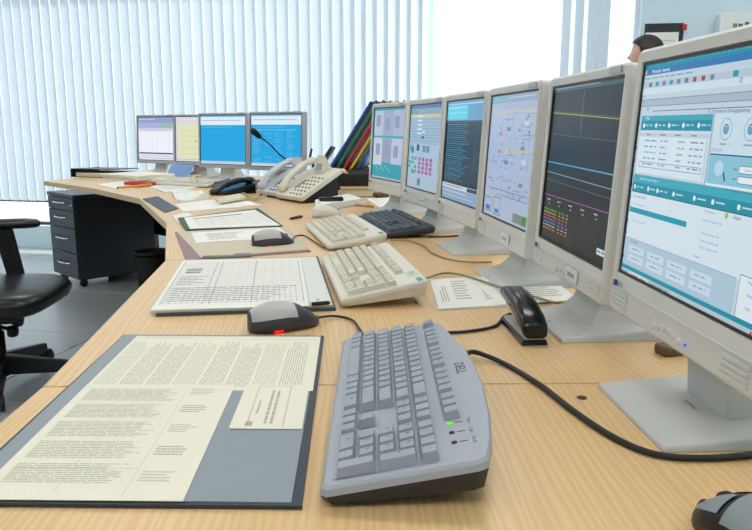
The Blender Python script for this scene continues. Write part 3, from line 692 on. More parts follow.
e_ = p+Vector((math.cos(a_+math.pi/2), math.sin(a_+math.pi/2), 0))*.06
cable('mouse_cable', 'thin black cable of the mouse on the beige folder', [Vector((e_.x, e_.y, T+.012)), P(296, 236, .006), P(305, 236, .004), P(316, 243, .004), P(324, 248, .004)], .0022, cab_b)
m_blue = mat('slate_mouse_cover', (138, 148, 154), .4, var=.03)
p = P(764, 532, .02); make_mouse('black mouse with slate-grey cover at the near desk edge by the thick cable', p, math.radians(18), m_blue, black, False, 1.05)
p = P(322, 215, .01); make_mouse('beige mouse lying behind the second beige keyboard', p+Vector((.02, .02, 0)), math.radians(-80), hp_body, hp_body, False, .95)
# ------------------------------------------------------------------ papers and folders
class Sheet:
    """a flat thing lying on the desk, given by its corners (far left, far right, near right, near left)"""
    def __init__(s, px4, z, th, m, name, label=None, cat=None, parent=None, group=None, world=False):
        s.q = [Vector(p) for p in px4] if world else [P(x, y, z) for x, y in px4]
        s.z, s.th = z, th; c = sum(s.q, Vector())/4
        s.root = thing(name, label, cat, (c.x, c.y, T+z), 0, group) if parent is None else parent
        s.c = Vector(s.root.location)
        s.z1 = T+z+th
        b = MB(); q = [p-s.c for p in s.q]
        # ring order ccw seen from above
        rg = [q[3], q[2], q[1], q[0]]
        b.hexa([(p.x, p.y, T+z-s.c.z) for p in rg], [(p.x, p.y, T+z+th-s.c.z) for p in rg], m); s.base = b
        s.pr = None
    def pt(s, u, v, l=1):
        p = s.q[0].lerp(s.q[1], u).lerp(s.q[3].lerp(s.q[2], u), v)-s.c; return (p.x, p.y, s.z1-s.c.z+.00015*l)
    def rect(s, u0, v0, u1, v1, m, l=1):
        if s.pr is None: s.pr = MB()
        s.pr.quad([s.pt(u0, v1, l), s.pt(u1, v1, l), s.pt(u1, v0, l), s.pt(u0, v0, l)], m); return s
    def words(s, u0, v0, u1, v1, m, n, ragged=.0, vert=True, fill=.5):
        # n lines of small print; vert: lines run away from the viewer (the reader sits at the left)
        for i in range(n):
            a = i/n; e = random.uniform(0, ragged); pos = 0
            while pos < 1-e:
                ln = random.uniform(.05, .2); q = min(pos+ln, 1-e)
                if vert: s.rect(u0+(u1-u0)*a, v1-(v1-v0)*q, u0+(u1-u0)*(a+fill/n), v1-(v1-v0)*pos, m)
                else: s.rect(u0+(u1-u0)*pos, v0+(v1-v0)*a, u0+(u1-u0)*q, v0+(v1-v0)*(a+fill/n), m)
                pos = q+.015
        return s
    def done(s, part='sheet', pr_name='print'):
        o = s.base.build(part, s.root)
        if s.pr: s.pr.build(pr_name, s.root)['kind'] = 'stuff'
        return s
# large pad with sheets (near left)
pad_grey = mat('grey_pad_vinyl', (142, 154, 162), .5, var=.03); pad_edge = mat('pad_dark_edge', (50, 58, 66), .5, var=.05)
PT = [P(124, 337), P(324, 338), P(302, 510), None]; PT[3] = PT[2]+(PT[0]-PT[1]); PT = [Vector((p.x, p.y, T)) for p in PT]
S = Sheet(PT, 0, .004, pad_edge, 'desk_pad', 'grey desk pad with cream printed sheets beside the grey keyboard', 'desk pad', world=True); S.done('pad_base')
root = S.root
ins_ = [S.q[0].lerp(S.q[2], .005), S.q[1]+Vector((-.007, -.003, 0)), S.q[2]+Vector((-.010, .005, 0)), S.q[3]+Vector((.004, .006, 0))]
S2 = Sheet(ins_, .004, .0006, pad_grey, '', parent=root, world=True); S2.done('pad_cover')
def subq(u0, v0, u1, v1): 
    f = lambda u, v: PT[0].lerp(PT[1], u).lerp(PT[3].lerp(PT[2], u), v); return [f(u0, v0), f(u1, v0), f(u1, v1), f(u0, v1)]
lt = mat('faint_print', (206, 203, 186), .8, var=0); lt2 = mat('printed_grey', (186, 185, 173), .8, var=0)
S = Sheet(subq(.075, .02, .985, .47), .0046, .0004, cream, '', parent=root, world=True)
for k in range(8):
    S.words(.02+k*.118, .10, .02+k*.118+.105, .95, lt2 if k % 3 else lt, 9, .2, fill=.36)
S.rect(.02, .06, .97, .064, lt); S.words(.05, .02, .3, .05, lt, 2, vert=False); S.done('printed_sheet')
S = Sheet(subq(.075, .435, .67, .993), .0050, .0005, cream, '', parent=root, world=True)
for k in range(5):
    S.words(.06, .06+k*.175, .66, .06+k*.175+.14, lt2, 11, .2, vert=False, fill=.36)
S.rect(.70, .03, .703, .97, lt); S.rect(.05, .79, .7, .793, lt); S.rect(.36, .5, .363, .95, lt)
for k in range(5): S.words(.73, .05+k*.19, .9, .13+k*.19, lt2 if k % 2 else lt, 4, .4, vert=False)
S.done('printed_sheet')
S = Sheet(subq(.715, .435, .967, .695), .0052, .0005, cream, '', parent=root, world=True)
pk = mat('pink_line', (216, 180, 170), .8, var=0)
S.rect(.22, .04, .235, .96, pk).rect(.72, .04, .735, .96, pk).rect(.22, .04, .735, .05, pk)
S.words(.45, .1, .62, .9, lt2, 2, .1); S.words(.3, .4, .36, .7, lt2, 1); S.rect(.2, .86, .3, .95, lt2); S.done('label_card')

# white clip folder with a ruled form
q4 = [P(x, y) for x, y in ((188, 262), (318, 258.5), (336, 311), (156, 317))]
fold = mat('dark_folder_board', (70, 78, 84), .6, var=.05); fold_l = mat('pale_grey_folder', (196, 200, 196), .6, var=.03)
S = Sheet(q4, 0, .006, fold, 'clip_folder', 'white clip folder with a ruled form, between two red-lit mice', 'folder', world=True); S.done('back_board'); root = S.root
q4 = [P(x, y, .006) for x, y in ((182, 261.5), (316, 258), (333, 307), (151, 313))]
S = Sheet(q4, .006, .004, mat('cream_page_edges', (214, 212, 194), .7), '', parent=root, world=True); S.done('page_stack')
q4 = [P(x, y, .010) for x, y in ((183, 261), (301, 258.5), (309, 306), (151, 310))]
S = Sheet(q4, .010, .0006, paper, '', parent=root, world=True)
ink2 = mat('form_line', (140, 144, 146), .8, var=0)
for k in range(26): S.rect(.03, .06+k*.034, .97, .063+k*.034, ink2)
for u in (.03, .30, .345, .62, .97): S.rect(u, .05, u+.004, .93, ink2)
for k in range(24): S.rect(.05+k*.038, .62, .052+k*.038, .92, ink2)
S.words(.08, .22, .24, .34, inkd, 3, .3, vert=False); S.words(.06, .40, .28, .6, ink2, 6, .5, vert=False, fill=.35)
for k in range(9): S.rect(.36+k*.067, .06, .362+k*.067, .62, lt)
S.words(.06, .64, .95, .90, ink2, 8, .3, vert=False, fill=.3); S.done('form_sheet')
q4 = [P(x, y, .0106) for x, y in ((301, 258.5), (316, 258), (331, 303), (310, 304))]
S = Sheet(q4, .0106, .003, mat('flap_pale', (222, 225, 220), .6, var=.02), '', parent=root, world=True); S.done('side_flap')
b = MB(); p0, p1 = P(312, 304, .014), P(329, 302.5, .014); c = S.c
b.tube([p0-c, p1-c], .0035, black, 8); b.tube([P(318, 303, .014)-c, P(318, 300, .016)-c], .003, chrome, 6); b.build('clip', root)

def pen(label, a, b2, m, r=.004, cat='pen', name='pen', tip=True):
    c = (a+b2)/2; d = b2-a; L_ = d.length; o = thing(name, label, cat, (c.x, c.y, c.z), math.atan2(d.y, d.x))
    M = Matrix.Rotation(math.pi/2, 4, 'Y') @ Matrix.Translation((0, 0, -L_/2))
    t = MB(); t.lathe([(r*.9, .012), (r, .02), (r, L_-.008), (r*.8, L_)], m, 12, M); t.build('barrel', o)
    t = MB(); t.lathe([(.0006, 0), (r*.9, .013)], chrome if tip else black, 10, M); t.build('tip', o)
    t = MB(); t.box(L_/2-.045, L_/2-.004, -.0012, .0012, r, r+.002, chrome if tip else m); t.build('pocket_clip' if tip else 'end_band', o)
    return o
pen('grey ballpoint pen lying at the top of the clip folder', P(198, 257.5, .005), P(252, 255.5, .005), mat('grey_pen', (150, 152, 150), .35), .0045)

# beige folder with a white page
ylw = mat('yellow_card', (226, 214, 60), .6); bgf = mat('beige_card_folder', (206, 196, 172), .6, var=.03); mauve = mat('mauve_edge', (150, 122, 128), .6, var=.05); greenf = mat('dark_green_board', (46, 84, 70), .6, var=.05)
S = Sheet([P(x, y) for x, y in ((175, 233), (286, 227), (311, 252), (186, 261))], 0, .003, mauve, 'paper_folder', 'flat beige card folder with mauve edge under a red-lit mouse', 'folder', world=True); S.done('back_cover'); root = S.root
S = Sheet([P(x, y, .003) for x, y in ((177, 232), (286, 226.5), (309, 249.5), (201, 257.5))], .003, .001, bgf, '', parent=root, world=True); S.done('front_cover')
S = Sheet([P(x, y, .004) for x, y in ((191, 233), (279, 228), (291, 237), (196, 243.5))], .0042, .001, paper, 'paper_sheet', 'white typed page lying on the beige card folder', 'paper', world=True)
S.words(.15, .2, .6, .85, lt2, 6, .4, vert=False); S.done()
S = Sheet([P(x, y) for x, y in ((215, 228), (270, 224), (272, 227.5), (216, 231.5))], .0, .003, ylw, 'card_strip', 'yellow card strip under the green folder', 'card', world=True); S.done()
# green folder with form
S = Sheet([P(x, y, .003) for x, y in ((178, 219), (258, 209), (283, 227), (186, 231))], .003, .004, greenf, 'paper_folder', 'dark green folder under a ruled white form', 'folder', world=True); S.done('cover')
S = Sheet([P(x, y, .0075) for x, y in ((184, 218), (255, 210), (280, 225.5), (190, 229))], .0075, .0015, paper, 'form_sheet', 'ruled white form lying on the dark green folder', 'paper', world=True)
for k in range(7): S.rect(.12, .2+k*.1, .97, .207+k*.1, ink2)
for k in range(6): S.rect(.12+k*.165, .2, .123+k*.165, .85, ink2)
S.rect(.1, .18, .75, .22, inkd); S.done()
S = Sheet([P(x, y, .0) for x, y in ((172, 216), (188, 213), (200, 222), (178, 224))], .0, .0025, paper, 'paper_sheet', 'loose white sheet beside the dark green folder', 'paper', world=True); S.done()
# navy folder and white crumpled papers
navy = mat('navy_folder', (56, 66, 84), .5, var=.05)
S = Sheet([P(x, y) for x, y in ((143, 199.5), (158, 197), (178, 209), (165, 213))], 0, .004, navy, 'paper_folder', 'navy folder at the desk bend beside white papers', 'folder', world=True); S.done('cover')
def crumple(label, px4, z, amp, m=paper, n=10):
    q = [P(x, y, z) for x, y in px4]; c = sum(q, Vector())/4; o = thing('paper_sheet', label, 'paper', (c.x, c.y, T+z))
    t = bmesh.new(); rnd = random.Random(len(label)); G = []
    ph = [rnd.uniform(0, 6) for _ in range(4)]
    for i in range(n+1):
        row = []
        for j in range(n+1):
            u, v = j/n, i/n; p = q[0].lerp(q[1], u).lerp(q[3].lerp(q[2], u), v)-c
            h = amp*(.5+.5*math.sin(5*u+ph[0]+3*v))*(.5+.5*math.sin(4*v+ph[1]))+amp*.25*rnd.random()
            row.append((p.x, p.y, h))
        G.append(row)
    up = [[t.verts.new((x, y, z_+.0012)) for x, y, z_ in r] for r in G]; lo = [[t.verts.new((x, y, 0)) for x, y, z_ in r] for r in G]
    for i in range(n):
        for j in range(n): t.faces.new((up[i+1][j], up[i+1][j+1], up[i][j+1], up[i][j])); t.faces.new((lo[i][j], lo[i][j+1], lo[i+1][j+1], lo[i+1][j]))
    ring = [(0, j) for j in range(n)]+[(i, n) for i in range(n)]+[(n, j) for j in range(n, 0, -1)]+[(i, 0) for i in range(n, 0, -1)]
    for a, b_ in zip(ring, ring[1:]+ring[:1]): t.faces.new((up[a[0]][a[1]], up[b_[0]][b_[1]], lo[b_[0]][b_[1]], lo[a[0]][a[1]]))
    b = MB(); b._fin(t, m, None, False); b.build('sheet', o); return o
crumple('creased white papers piled beside the navy folder', ((172, 196), (202, 191.5), (208, 198.5), (180, 203.5)), .0, .03)
crumple('wide white sheet folded over, spread before the telephone cord', ((175, 205), (236, 199), (262, 205), (183, 212)), .0, .006)
S = Sheet([P(x, y) for x, y in ((150, 187), (190, 180), (206, 186), (165, 193))], 0, .004, paper, 'paper_sheet', 'white papers lying in front of the far keyboard', 'paper', world=True); S.words(.1, .1, .9, .9, lt, 6, .3, vert=False); S.done()
S = Sheet([P(x, y) for x, y in ((215, 202), (240, 197.5), (246, 201), (220, 205.5))], .0075, .012, mat('cream_block', (220, 214, 190), .7), 'note_block', 'cream note block lying on white paper by the coiled cord', 'note block', world=True); S.done()
# sheets under the monitors
S = Sheet([P(x, y) for x, y in ((430, 281), (505, 277), (522, 306), (438, 311))], 0, .004, paper, 'paper_stack', 'stack of printed white sheets beside the stapler', 'paper', world=True)
S.words(.25, .12, .45, .8, lt2, 8, .3, vert=False); S.words(.6, .1, .9, .85, lt2, 9, .3, vert=False); S.words(.08, .2, .18, .8, lt2, 3, .5); S.done()
S = Sheet([P(x, y, .004) for x, y in ((470, 280), (548, 276.5), (580, 300), (500, 305))], .004, .0008, paper, 'paper_sheet', 'printed white sheet slid under the dark chart monitor', 'paper', world=True)
S.words(.15, .12, .4, .9, lt2, 9, .3, vert=False); S.words(.5, .1, .9, .85, lt2, 10, .3, vert=False); S.done()

# ------------------------------------------------------------------ stapler
a, b2 = P(508, 319), P(536, 347); d = b2-a; c = (a+b2)/2
st = thing('stapler', 'black stapler with metal jaw standing open beside printed sheets', 'stapler', (c.x, c.y, T), math.atan2(d.y, d.x))
LS = .150; stm = mat('glossy_black_plastic', (16, 16, 18), .22, var=.1); chr2 = mat('stapler_steel', (190, 190, 186), .3, .8, var=.05)
b = MB(); b.hexa([(-.07, -.018, 0), (.075, -.021, 0), (.075, .021, 0), (-.07, .018, 0)], [(-.068, -.016, .008), (.073, -.019, .008), (.073, .019, .008), (-.068, .016, .008)], stm, bev=.0015); b.build('base', st)
b = MB(); b.hexa([(-.066, -.012, .008), (.07, -.014, .008), (.07, .014, .008), (-.066, .012, .008)], [(-.066, -.010, .0115), (.07, -.012, .013), (.07, .012, .013), (-.066, .010, .0115)], chr2); b.build('anvil', st)
b = MB(); rings = []
for x, zb2, zt_, wd in [(-.082, .044, .052, .012), (-.078, .042, .060, .0165), (-.05, .038, .066, .0175), (-.01, .032, .066, .0185), (.025, .026, .060, .0195), (.055, .019, .049, .020), (.072, .014, .038, .020), (.078, .012, .030, .018)]:
    zm = (zb2+zt_)/2; h = (zt_-zb2)/2
    rings.append([(x, wd*math.copysign(abs(math.cos(t_))**.6, math.cos(t_)), zm+h*math.copysign(abs(math.sin(t_))**.6, math.sin(t_))) for t_ in [2*math.pi*i/16 for i in range(16)]])
b.loft(rings, stm); b.build('handle', st)
b = MB(); b.hexa([(-.066, -.009, .030), (.066, -.010, .013), (.066, .010, .013), (-.066, .009, .030)], [(-.066, -.009, .044), (.066, -.010, .022), (.066, .010, .022), (-.066, .009, .044)], chr2); b.build('magazine', st)
b = MB(); b.box(-.012, .016, .0185, .0196, .044, .0455, stm); b.box(-.012, .016, -.0196, -.0185, .044, .0455, stm); b.build('trim_line', st)
# small things near the big monitor
c = P(679, 353)
b = MB(); o = thing('wooden_block', 'small dark wooden block beside the foot of the chart monitor', 'block', (c.x, c.y, T), .3); b.box(-.035, .035, -.014, .014, 0, .016, mat('brown_wood', (112, 88, 58), .5, var=.2), bev=.004); b.build('block', o)
c = P(582, 398); b = MB(); b.lathe([(.006, 0), (.006, .0012), (.004, .0018)], mat('brown_plug', (80, 56, 36), .6), 14); o = b.build('plug'); o.location = (c.x, c.y, T); tag(o, 'tiny round brown plug in the desk top beside the thick cable', 'plug')
# ------------------------------------------------------------------ telephones
ph_cream = mat('cream_phone_shell', (222, 216, 200), .4, var=.02); ph_grey = mat('light_grey_phone_shell', (200, 204, 208), .4, var=.02)
lcd = mat('phone_display', (150, 168, 176), .25, var=.03); keyd = mat('phone_key_grey', (120, 116, 108), .5, var=.05); keyw = mat('phone_key_pale', (196, 190, 176), .5)
def handset_mesh(m, s=1.0):
    """a handset along local y, 0.20 long, lying with its cups down"""
    b = MB(); rings = []
    for k in range(15):
        t_ = k/14; y = (t_-.5)*.225*s; bow = .007*s*math.sin(math.pi*t_); e = abs(t_-.5)*2
        wd = (.023+.005*max(0, (e-.55)/.45)**1)*s*(1 if 0 < k < 14 else .6); th = (.012+.007*max(0, (e-.6)/.4))*s*(1 if 0 < k < 14 else .6)
        cz = .030*s+bow-(.010*s if e > .75 else .010*s*max(0, (e-.5)/.25))
        rings.append([(wd*math.copysign(abs(math.cos(a))**.7, math.cos(a)), y, cz+th*math.copysign(abs(math.sin(a))**.7, math.sin(a))) for a in [2*math.pi*i/14 for i in range(14)]])
    return b.loft(rings, m)
def make_phone(label, org, rz, shell, W_=.235, D_=.205, zlo=.028, zhi=.142, rows=6, cols=4):
    """org: near front corner (user's right, user's side); local x to the user's right, y away"""
    o = thing('telephone', label, 'telephone', (org.x, org.y, T), rz)
    x0, x1 = -W_, 0; ang = math.atan2(zhi-zlo, D_)
    b = MB(); b.hexa([(x0+.01, .012, 0), (x1-.01, .012, 0), (x1-.01, D_*.95, 0), (x0+.01, D_*.95, 0)], [(x0+.01, .012, zlo-.016), (x1-.01, .012, zlo-.016), (x1-.01, D_*.95, zhi-.022), (x0+.01, D_*.95, zhi-.022)], black, bev=.002); b.build('stand', o)
    M = Matrix.Translation((0, 0, zlo)) @ Matrix.Rotation(ang, 4, 'X'); Ls = math.hypot(D_, zhi-zlo)
    b = MB(); b.prism(rrect(x0, x1, -.004, Ls, .010, 3), -.020, 0, shell, bev=.003, M=M)
    b.loft([[(x, Ls-.002, z) for x, z in ((x0+.004, -.018), (x1-.004, -.018), (x1-.004, 0), (x0+.004, 0))], [(x, Ls+.018, z-.010) for x, z in ((x0+.006, -.014), (x1-.006, -.014), (x1-.006, 0), (x0+.006, 0))], [(x, Ls+.026, z-.034) for x, z in ((x0+.01, -.006), (x1-.01, -.006), (x1-.01, 0), (x0+.01, 0))]], shell, M=M); b.build('shell', o)
    kx0 = x0+.082
    b = MB(); b.hexa([(kx0, Ls-.052, 0), (kx0+.07, Ls-.052, 0), (kx0+.07, Ls+.004, 0), (kx0, Ls+.004, 0)], [(kx0+.002, Ls-.050, .006), (kx0+.068, Ls-.050, .006), (kx0+.068, Ls+.002, .066), (kx0+.002, Ls+.002, .066)], shell, bev=.002, M=M); d_ = b.build('display_housing', o)
    A_ = math.atan2(.060, .052); b = MB(); b.box(.006, .054, .008, .040, .0005, .0018, lcd, M=M @ Matrix.Translation((kx0+.004, Ls-.050, .006)) @ Matrix.Rotation(A_, 4, 'X')); b.build('display', d_)
    for i in range(5):
        b = MB(); b.box(kx0+.008, kx0+.020, .060+i*.014, .068+i*.014, -.001, .004, keyd, bev=.001, seg=1, M=M); b.build('memory_key', o)
    kw = (-.012-(kx0+.028))/cols
    for i in range(rows):
        for j in range(cols):
            b = MB(); cx_ = kx0+.034+j*kw; cy_ = .018+i*(Ls-.085)/rows*1.05; b.box(cx_-.0045, cx_+.0045, cy_-.004, cy_+.004, -.001, .0035, keyd if shell is ph_cream else dark, bev=.001, seg=1, M=M); b.build('key', o)
    h = handset_mesh(shell); bmesh.ops.transform(h.bm, matrix=M @ Matrix.Translation((x0+.036, Ls*.54, .008)) @ Matrix.Rotation(math.radians(8), 4, 'X'), verts=h.bm.verts); h.build('handset', o)
    return o
ph_rz = math.radians(-54)
make_phone('cream desk telephone with many keys, propped on a black stand', P(301.5, 204), ph_rz, ph_cream)
p2 = P(301.5, 204)+Matrix.Rotation(ph_rz, 3, 'Z') @ Vector((-.262, .02, 0))
phone2 = make_phone('light grey desk telephone standing behind the cream one', p2, ph_rz, ph_grey, W_=.20, D_=.19, zhi=.125, rows=5, cols=3)
# black handset off the hook with its coiled cord
hp_ = P(252, 183); o = thing('telephone_handset', 'black telephone handset lying beside the light grey telephone', 'handset', (-.70, 3.56, T), math.radians(-50))
h = handset_mesh(stm, 1.05); bmesh.ops.transform(h.bm, matrix=Matrix.Rotation(math.radians(14), 4, 'X') @ Matrix.Translation((0, 0, .018)), verts=h.bm.verts); h.build('grip', o)
b = MB(); b.hexa([(-.04, -.11, 0), (.05, -.11, 0), (.05, .10, 0), (-.04, .10, 0)], [(-.035, -.105, .012), (.045, -.105, .012), (.045, .095, .05), (-.035, .095, .05)], stm, bev=.005); b.build('cradle', o)
pts = []; A0, A1_ = P(243, 194, .0125), P(272, 189, .014); mid = P(258, 199, .0125)
path = spline([A0, mid, A1_], 60); 
for i, p_ in enumerate(path[:-1]):
    d_ = (path[i+1]-p_).normalized(); n1 = d_.cross(Vector((0, 0, 1))).normalized(); n2 = Vector((0, 0, 1)); a_ = i*1.05
    pts.append(p_+n1*.0075*math.cos(a_)+n2*.0068*math.sin(a_))
b = MB(); b.tube(pts, .0022, mat('coiled_cord_cream', (196, 188, 160), .5), 5); b.bm.transform((Matrix.Translation(phone2.location) @ Matrix.Rotation(ph_rz, 4, 'Z')).inverted()); b.build('coiled_cord', phone2)
# gooseneck microphone
mb = PY(308, 172, 3.84); mh = PY(256.5, 134, 3.74); me_ = PY(284, 158, 3.82)
o = thing('microphone', 'black gooseneck microphone reaching in front of the far cyan monitor', 'microphone', (mb.x, mb.y, T), 0); c = Vector((mb.x, mb.y, T))
b = MB(); b.hexa([(-.05, -.06, 0), (.05, -.06, 0), (.05, .06, 0), (-.05, .06, 0)], [(-.045, -.055, .02), (.045, -.055, .02), (.045, .055, .045), (-.045, .055, .045)], black, bev=.004); b.build('base', o)
neck = spline([Vector((0, 0, .03)), Vector((.0, 0, .09)), me_-c, (me_*.45+mh*.55)-c+Vector((0, 0, .006)), mh-c], 8)
b = MB(); b.tube(neck, .0042, black, 8); b.build('gooseneck', o)
d_ = (mh-me_).normalized(); p0 = mh-c
b = MB(); b.tube([p0-d_*.03, p0-d_*.026, p0-d_*.008, p0+d_*.014, p0+d_*.030, p0+d_*.036], [.006, .011, .0145, .0165, .0145, .007], mat('microphone_foam', (18, 18, 20), .9, bump=.3, scale=300), 12); b.build('head', o)
# small black clip lamp like bracket behind the telephones
pb = P(305, 190); o = thing('headset_stand', 'small black bracket standing behind the cream telephone', 'bracket', (pb.x+.05, pb.y-.06, T), -.2)
b = MB(); b.box(-.035, .035, -.03, .03, 0, .012, black, bev=.002); b.build('base', o)
b = MB(); b.box(-.006, .006, -.006, .006, .01, .15, black, bev=.001); b.build('post', o)
b = MB(); b.box(-.03, .03, -.012, .012, .145, .165, black, bev=.003); b.tube([(-.02, 0, .16), (-.006, 0, .215)], .006, black, 8); b.build('holder', o)
# two cordless handsets leaning in their chargers
for k, (pxa, la) in enumerate((((316, 184), 'dark slate cordless handset in its charger next to the cream telephone'), ((329, 181), 'dark cordless handset with amber key, beside the coloured panels'))):
    c = P(*pxa); o = thing('cordless_phone', la, 'telephone', (c.x, c.y+.05+.06*k, T), math.radians(-20))
    b = MB(); b.hexa([(-.035, -.04, 0), (.035, -.04, 0), (.035, .04, 0), (-.035, .04, 0)], [(-.028, -.03, .075), (.028, -.03, .075), (.028, .035, .085), (-.028, .035, .085)], black, bev=.004); b.build('charger', o)
    M = Matrix.Translation((0, 0, .062)) @ Matrix.Rotation(math.radians(36), 4, 'Y')
    b = MB(); b.box(-.011, .011, -.024, .024, 0, .185, mat('slate_handset', (60, 66, 76), .35), bev=.007, seg=3, M=M); hs = b.build('handset', o)
    b = MB(); b.box(-.0125, -.0105, -.014, .014, .12, .155, lcd if k == 0 else mat('amber_key', (190, 140, 70), .5), M=M); b.build('display' if k == 0 else 'amber_key', hs)
# flip panel stand with coloured frames
c = P(352, 190); o = thing('flip_panel_stand', 'black desk stand with slanting panels framed blue, green, red and yellow', 'document stand', (c.x+.02, c.y+.10, T), 0)
b = MB(); b.box(-.14, .15, -.10, .14, 0, .085, black, bev=.006); b.hexa([(-.14, -.10, .084), (.15, -.10, .084), (.15, .14, .084), (-.14, .14, .084)], [(-.13, -.09, .108), (.14, -.09, .108), (.14, .13, .108), (-.13, .13, .108)], dark, bev=.003); b.build('base', o)
cols_ = [('blue_panel', (34, 92, 172), (190, 202, 214)), ('green_panel', (30, 124, 80), (104, 152, 126)), ('red_panel', (196, 38, 44), (190, 96, 92)), ('yellow_panel', (232, 200, 40), (222, 202, 110)), ('blue_panel_back', (40, 80, 150), (190, 196, 204))]
for k, (nm, cc, c2_) in enumerate(cols_):
    M = Matrix.Translation((-.115+.036*k, 0, .104)) @ Matrix.Rotation(math.radians(-13), 4, 'Z') @ Matrix.Rotation(math.radians(33), 4, 'Y')
    pm = mat(nm, cc, .4); b = MB(); hgt = .41; wv = .105
    for y0, y1, z0, z1 in ((-wv, -wv+.075, 0, hgt), (wv-.016, wv, 0, hgt), (-wv, wv, 0, .016), (-wv, wv, hgt-.016, hgt)): b.box(-.0045, .0045, y0, y1, z0, z1, pm, M=M)
    b.box(-.003, .003, -.012, .012, hgt-.004, hgt+.012, pm, M=M)
    f_ = b.build('panel_frame', o); b = MB(); b.box(-.0012, .0012, -wv+.07, wv-.012, .012, hgt-.012, mat(nm+'_sleeve', c2_, .35, var=.05), M=M); b.build('panel_sheet', f_)
# book / paper stacks beside the stand and a note pad with a mobile phone
c = P(352, 194); bk = mat('tan_book_cover', (176, 150, 104), .6, var=.05); pgs = mat('book_pages', (226, 218, 192), .8)
o = thing('book', 'thick tan book lying in front of the flip panel stand', 'book', (c.x+.05, c.y-.10, T), .1)
b = MB(); b.box(-.10, .11, -.075, .07, 0, .006, bk); b.box(-.10, .11, -.075, .07, .034, .04, bk); b.box(.104, .11, -.075, .07, 0, .04, bk); b.build('cover', o)
b = MB(); b.box(-.096, .104, -.07, .066, .006, .034, pgs); b.build('pages', o)
S = Sheet([P(x, y) for x, y in ((312, 207), (353, 199), (370, 204), (312, 214))], 0, .008, fold_l, 'binder', 'grey binder lying under a white note pad', 'binder', world=True); S.done('cover')
S = Sheet([P(x, y, .008) for x, y in ((315, 204.5), (348, 198), (362, 203), (316, 211))], .008, .018, mat('note_pad_pages', (228, 228, 222), .75), 'note_pad', 'thick white note pad lying on the grey binder', 'note pad', world=True); S.done('pages'); root = S.root; 
S2 = Sheet([S.q[0].lerp(S.q[1], .02)+Vector((0, 0, 0)), S.q[1], S.q[2], S.q[3].lerp(S.q[2], .12)], .026, .002, paper, '', parent=root, world=True); S2.done('top_page')
c = P(331, 201, .028); o = thing('mobile_phone', 'black mobile phone lying on the white note pad', 'phone', (c.x, c.y, T+.0281), math.radians(8))
b = MB(); b.box(-.05, .05, -.021, .021, 0, .016, stm, bev=.006, seg=3); b.build('body', o); b = MB(); b.box(.01, .042, -.015, .015, .0155, .0165, dark); b.build('display', o)
S = Sheet([P(x, y) for x, y in ((366, 199), (384, 197), (408, 205), (382, 210))], 0, .004, paper, 'paper_sheet', 'white papers lying beside the black keyboard under the first monitors', 'paper', world=True); S.done()
c = P(381, 197, .006); o = thing('key_case', 'small brown leather case lying on white papers behind the black keyboard', 'case', (c.x, c.y, T+.0045), .4)
brn = mat('brown_leather', (92, 62, 40), .55, var=.2, bump=.2, scale=80); b = MB(); b.box(-.035, .035, -.022, .022, 0, .022, brn, bev=.008, seg=3); b.build('body', o); b = MB(); b.box(-.036, .036, -.004, .004, .012, .0235, dark, bev=.001); b.build('strap', o)
pen('orange pencil lying beside the black keyboard', P(352, 204.5, .006), P(374, 207, .006), mat('orange_pencil', (206, 132, 60), .5), .004, 'pencil', 'pencil', False)
pen('short black pen lying beside the second beige keyboard', P(288, 219, .005), P(302, 216.5, .005), black, .0045)

# ------------------------------------------------------------------ far desk end
bl2 = mat('black_binder_cover', (40, 46, 54), .35, var=.1)
c1, c2, c3, c4 = P(53, 179.5), P(100, 181.5), P(116, 174), P(66, 172.5)
o = thing('ring_binder', 'black ring binder lying at the far desk tip', 'binder', (c1.x+.22, c1.y+.30, T), math.radians(-18))
b = MB(); b.box(-.16, .16, -.14, .14, 0, .004, bl2); b.box(-.16, .16, -.14, .14, .048, .053, bl2, M=Matrix.Translation((0, 0, .0)) @ Matrix.Rotation(math.radians(-1.5), 4, 'X')); b.box(-.163, -.158, -.14, .14, 0, .052, bl2); b.build('cover', o)
b = MB(); b.box(-.13, .14, -.13, .13, .004, .03, pgs); b.build('pages', o)
o = thing('paper_stack', 'thick stack of cream printouts beside the black ring binder', 'paper', (P(120, 181).x+.06, P(120, 181).y+.16, T), math.radians(-38))
for k in range(5):
    b = MB(); e = random.uniform(-.008, .008); b.box(-.19+e, .19+e, -.14+e, .14, k*.007, k*.007+.0065, cream if k % 2 else paper, M=Matrix.Rotation(random.uniform(-.05, .05), 4, 'Z')); b.build('sheet_bundle', o)
S = Sheet([P(x, y) for x, y in ((97, 185), (128, 181.5), (150, 186), (118, 190))], 0, .004, paper, 'paper_sheet', 'white sheets under the orange pencil at the desk bend', 'paper', world=True); S.done()
pen('long orange pencil lying on white sheets at the desk bend', P(116, 188, .009), P(152, 184.5, .009), mat('orange_pencil2', (214, 150, 50), .5), .0065, 'pencil', 'pencil', False)
rd = mat('red_plastic', (200, 40, 44), .4, var=.05)
c = P(140, 185.5); o = thing('pencil_case', 'flat red pencil case beside the far keyboard', 'pencil case', (c.x, c.y, T), math.radians(-20))
b = MB(); b.box(-.085, .085, -.035, .035, 0, .022, rd, bev=.008, seg=3); b.build('body', o); b = MB(); b.box(-.08, .08, -.003, .003, .019, .0235, mat('zip_grey', (150, 60, 60), .5)); b.build('zip', o)
bluef = mat('pale_blue_folder', (120, 158, 214), .45, var=.03)
c = P(182, 178); o = thing('paper_folder', 'pale blue folder propped up under the yellow-plan monitor', 'folder', (c.x-.02, c.y-.06, T), math.radians(-30))
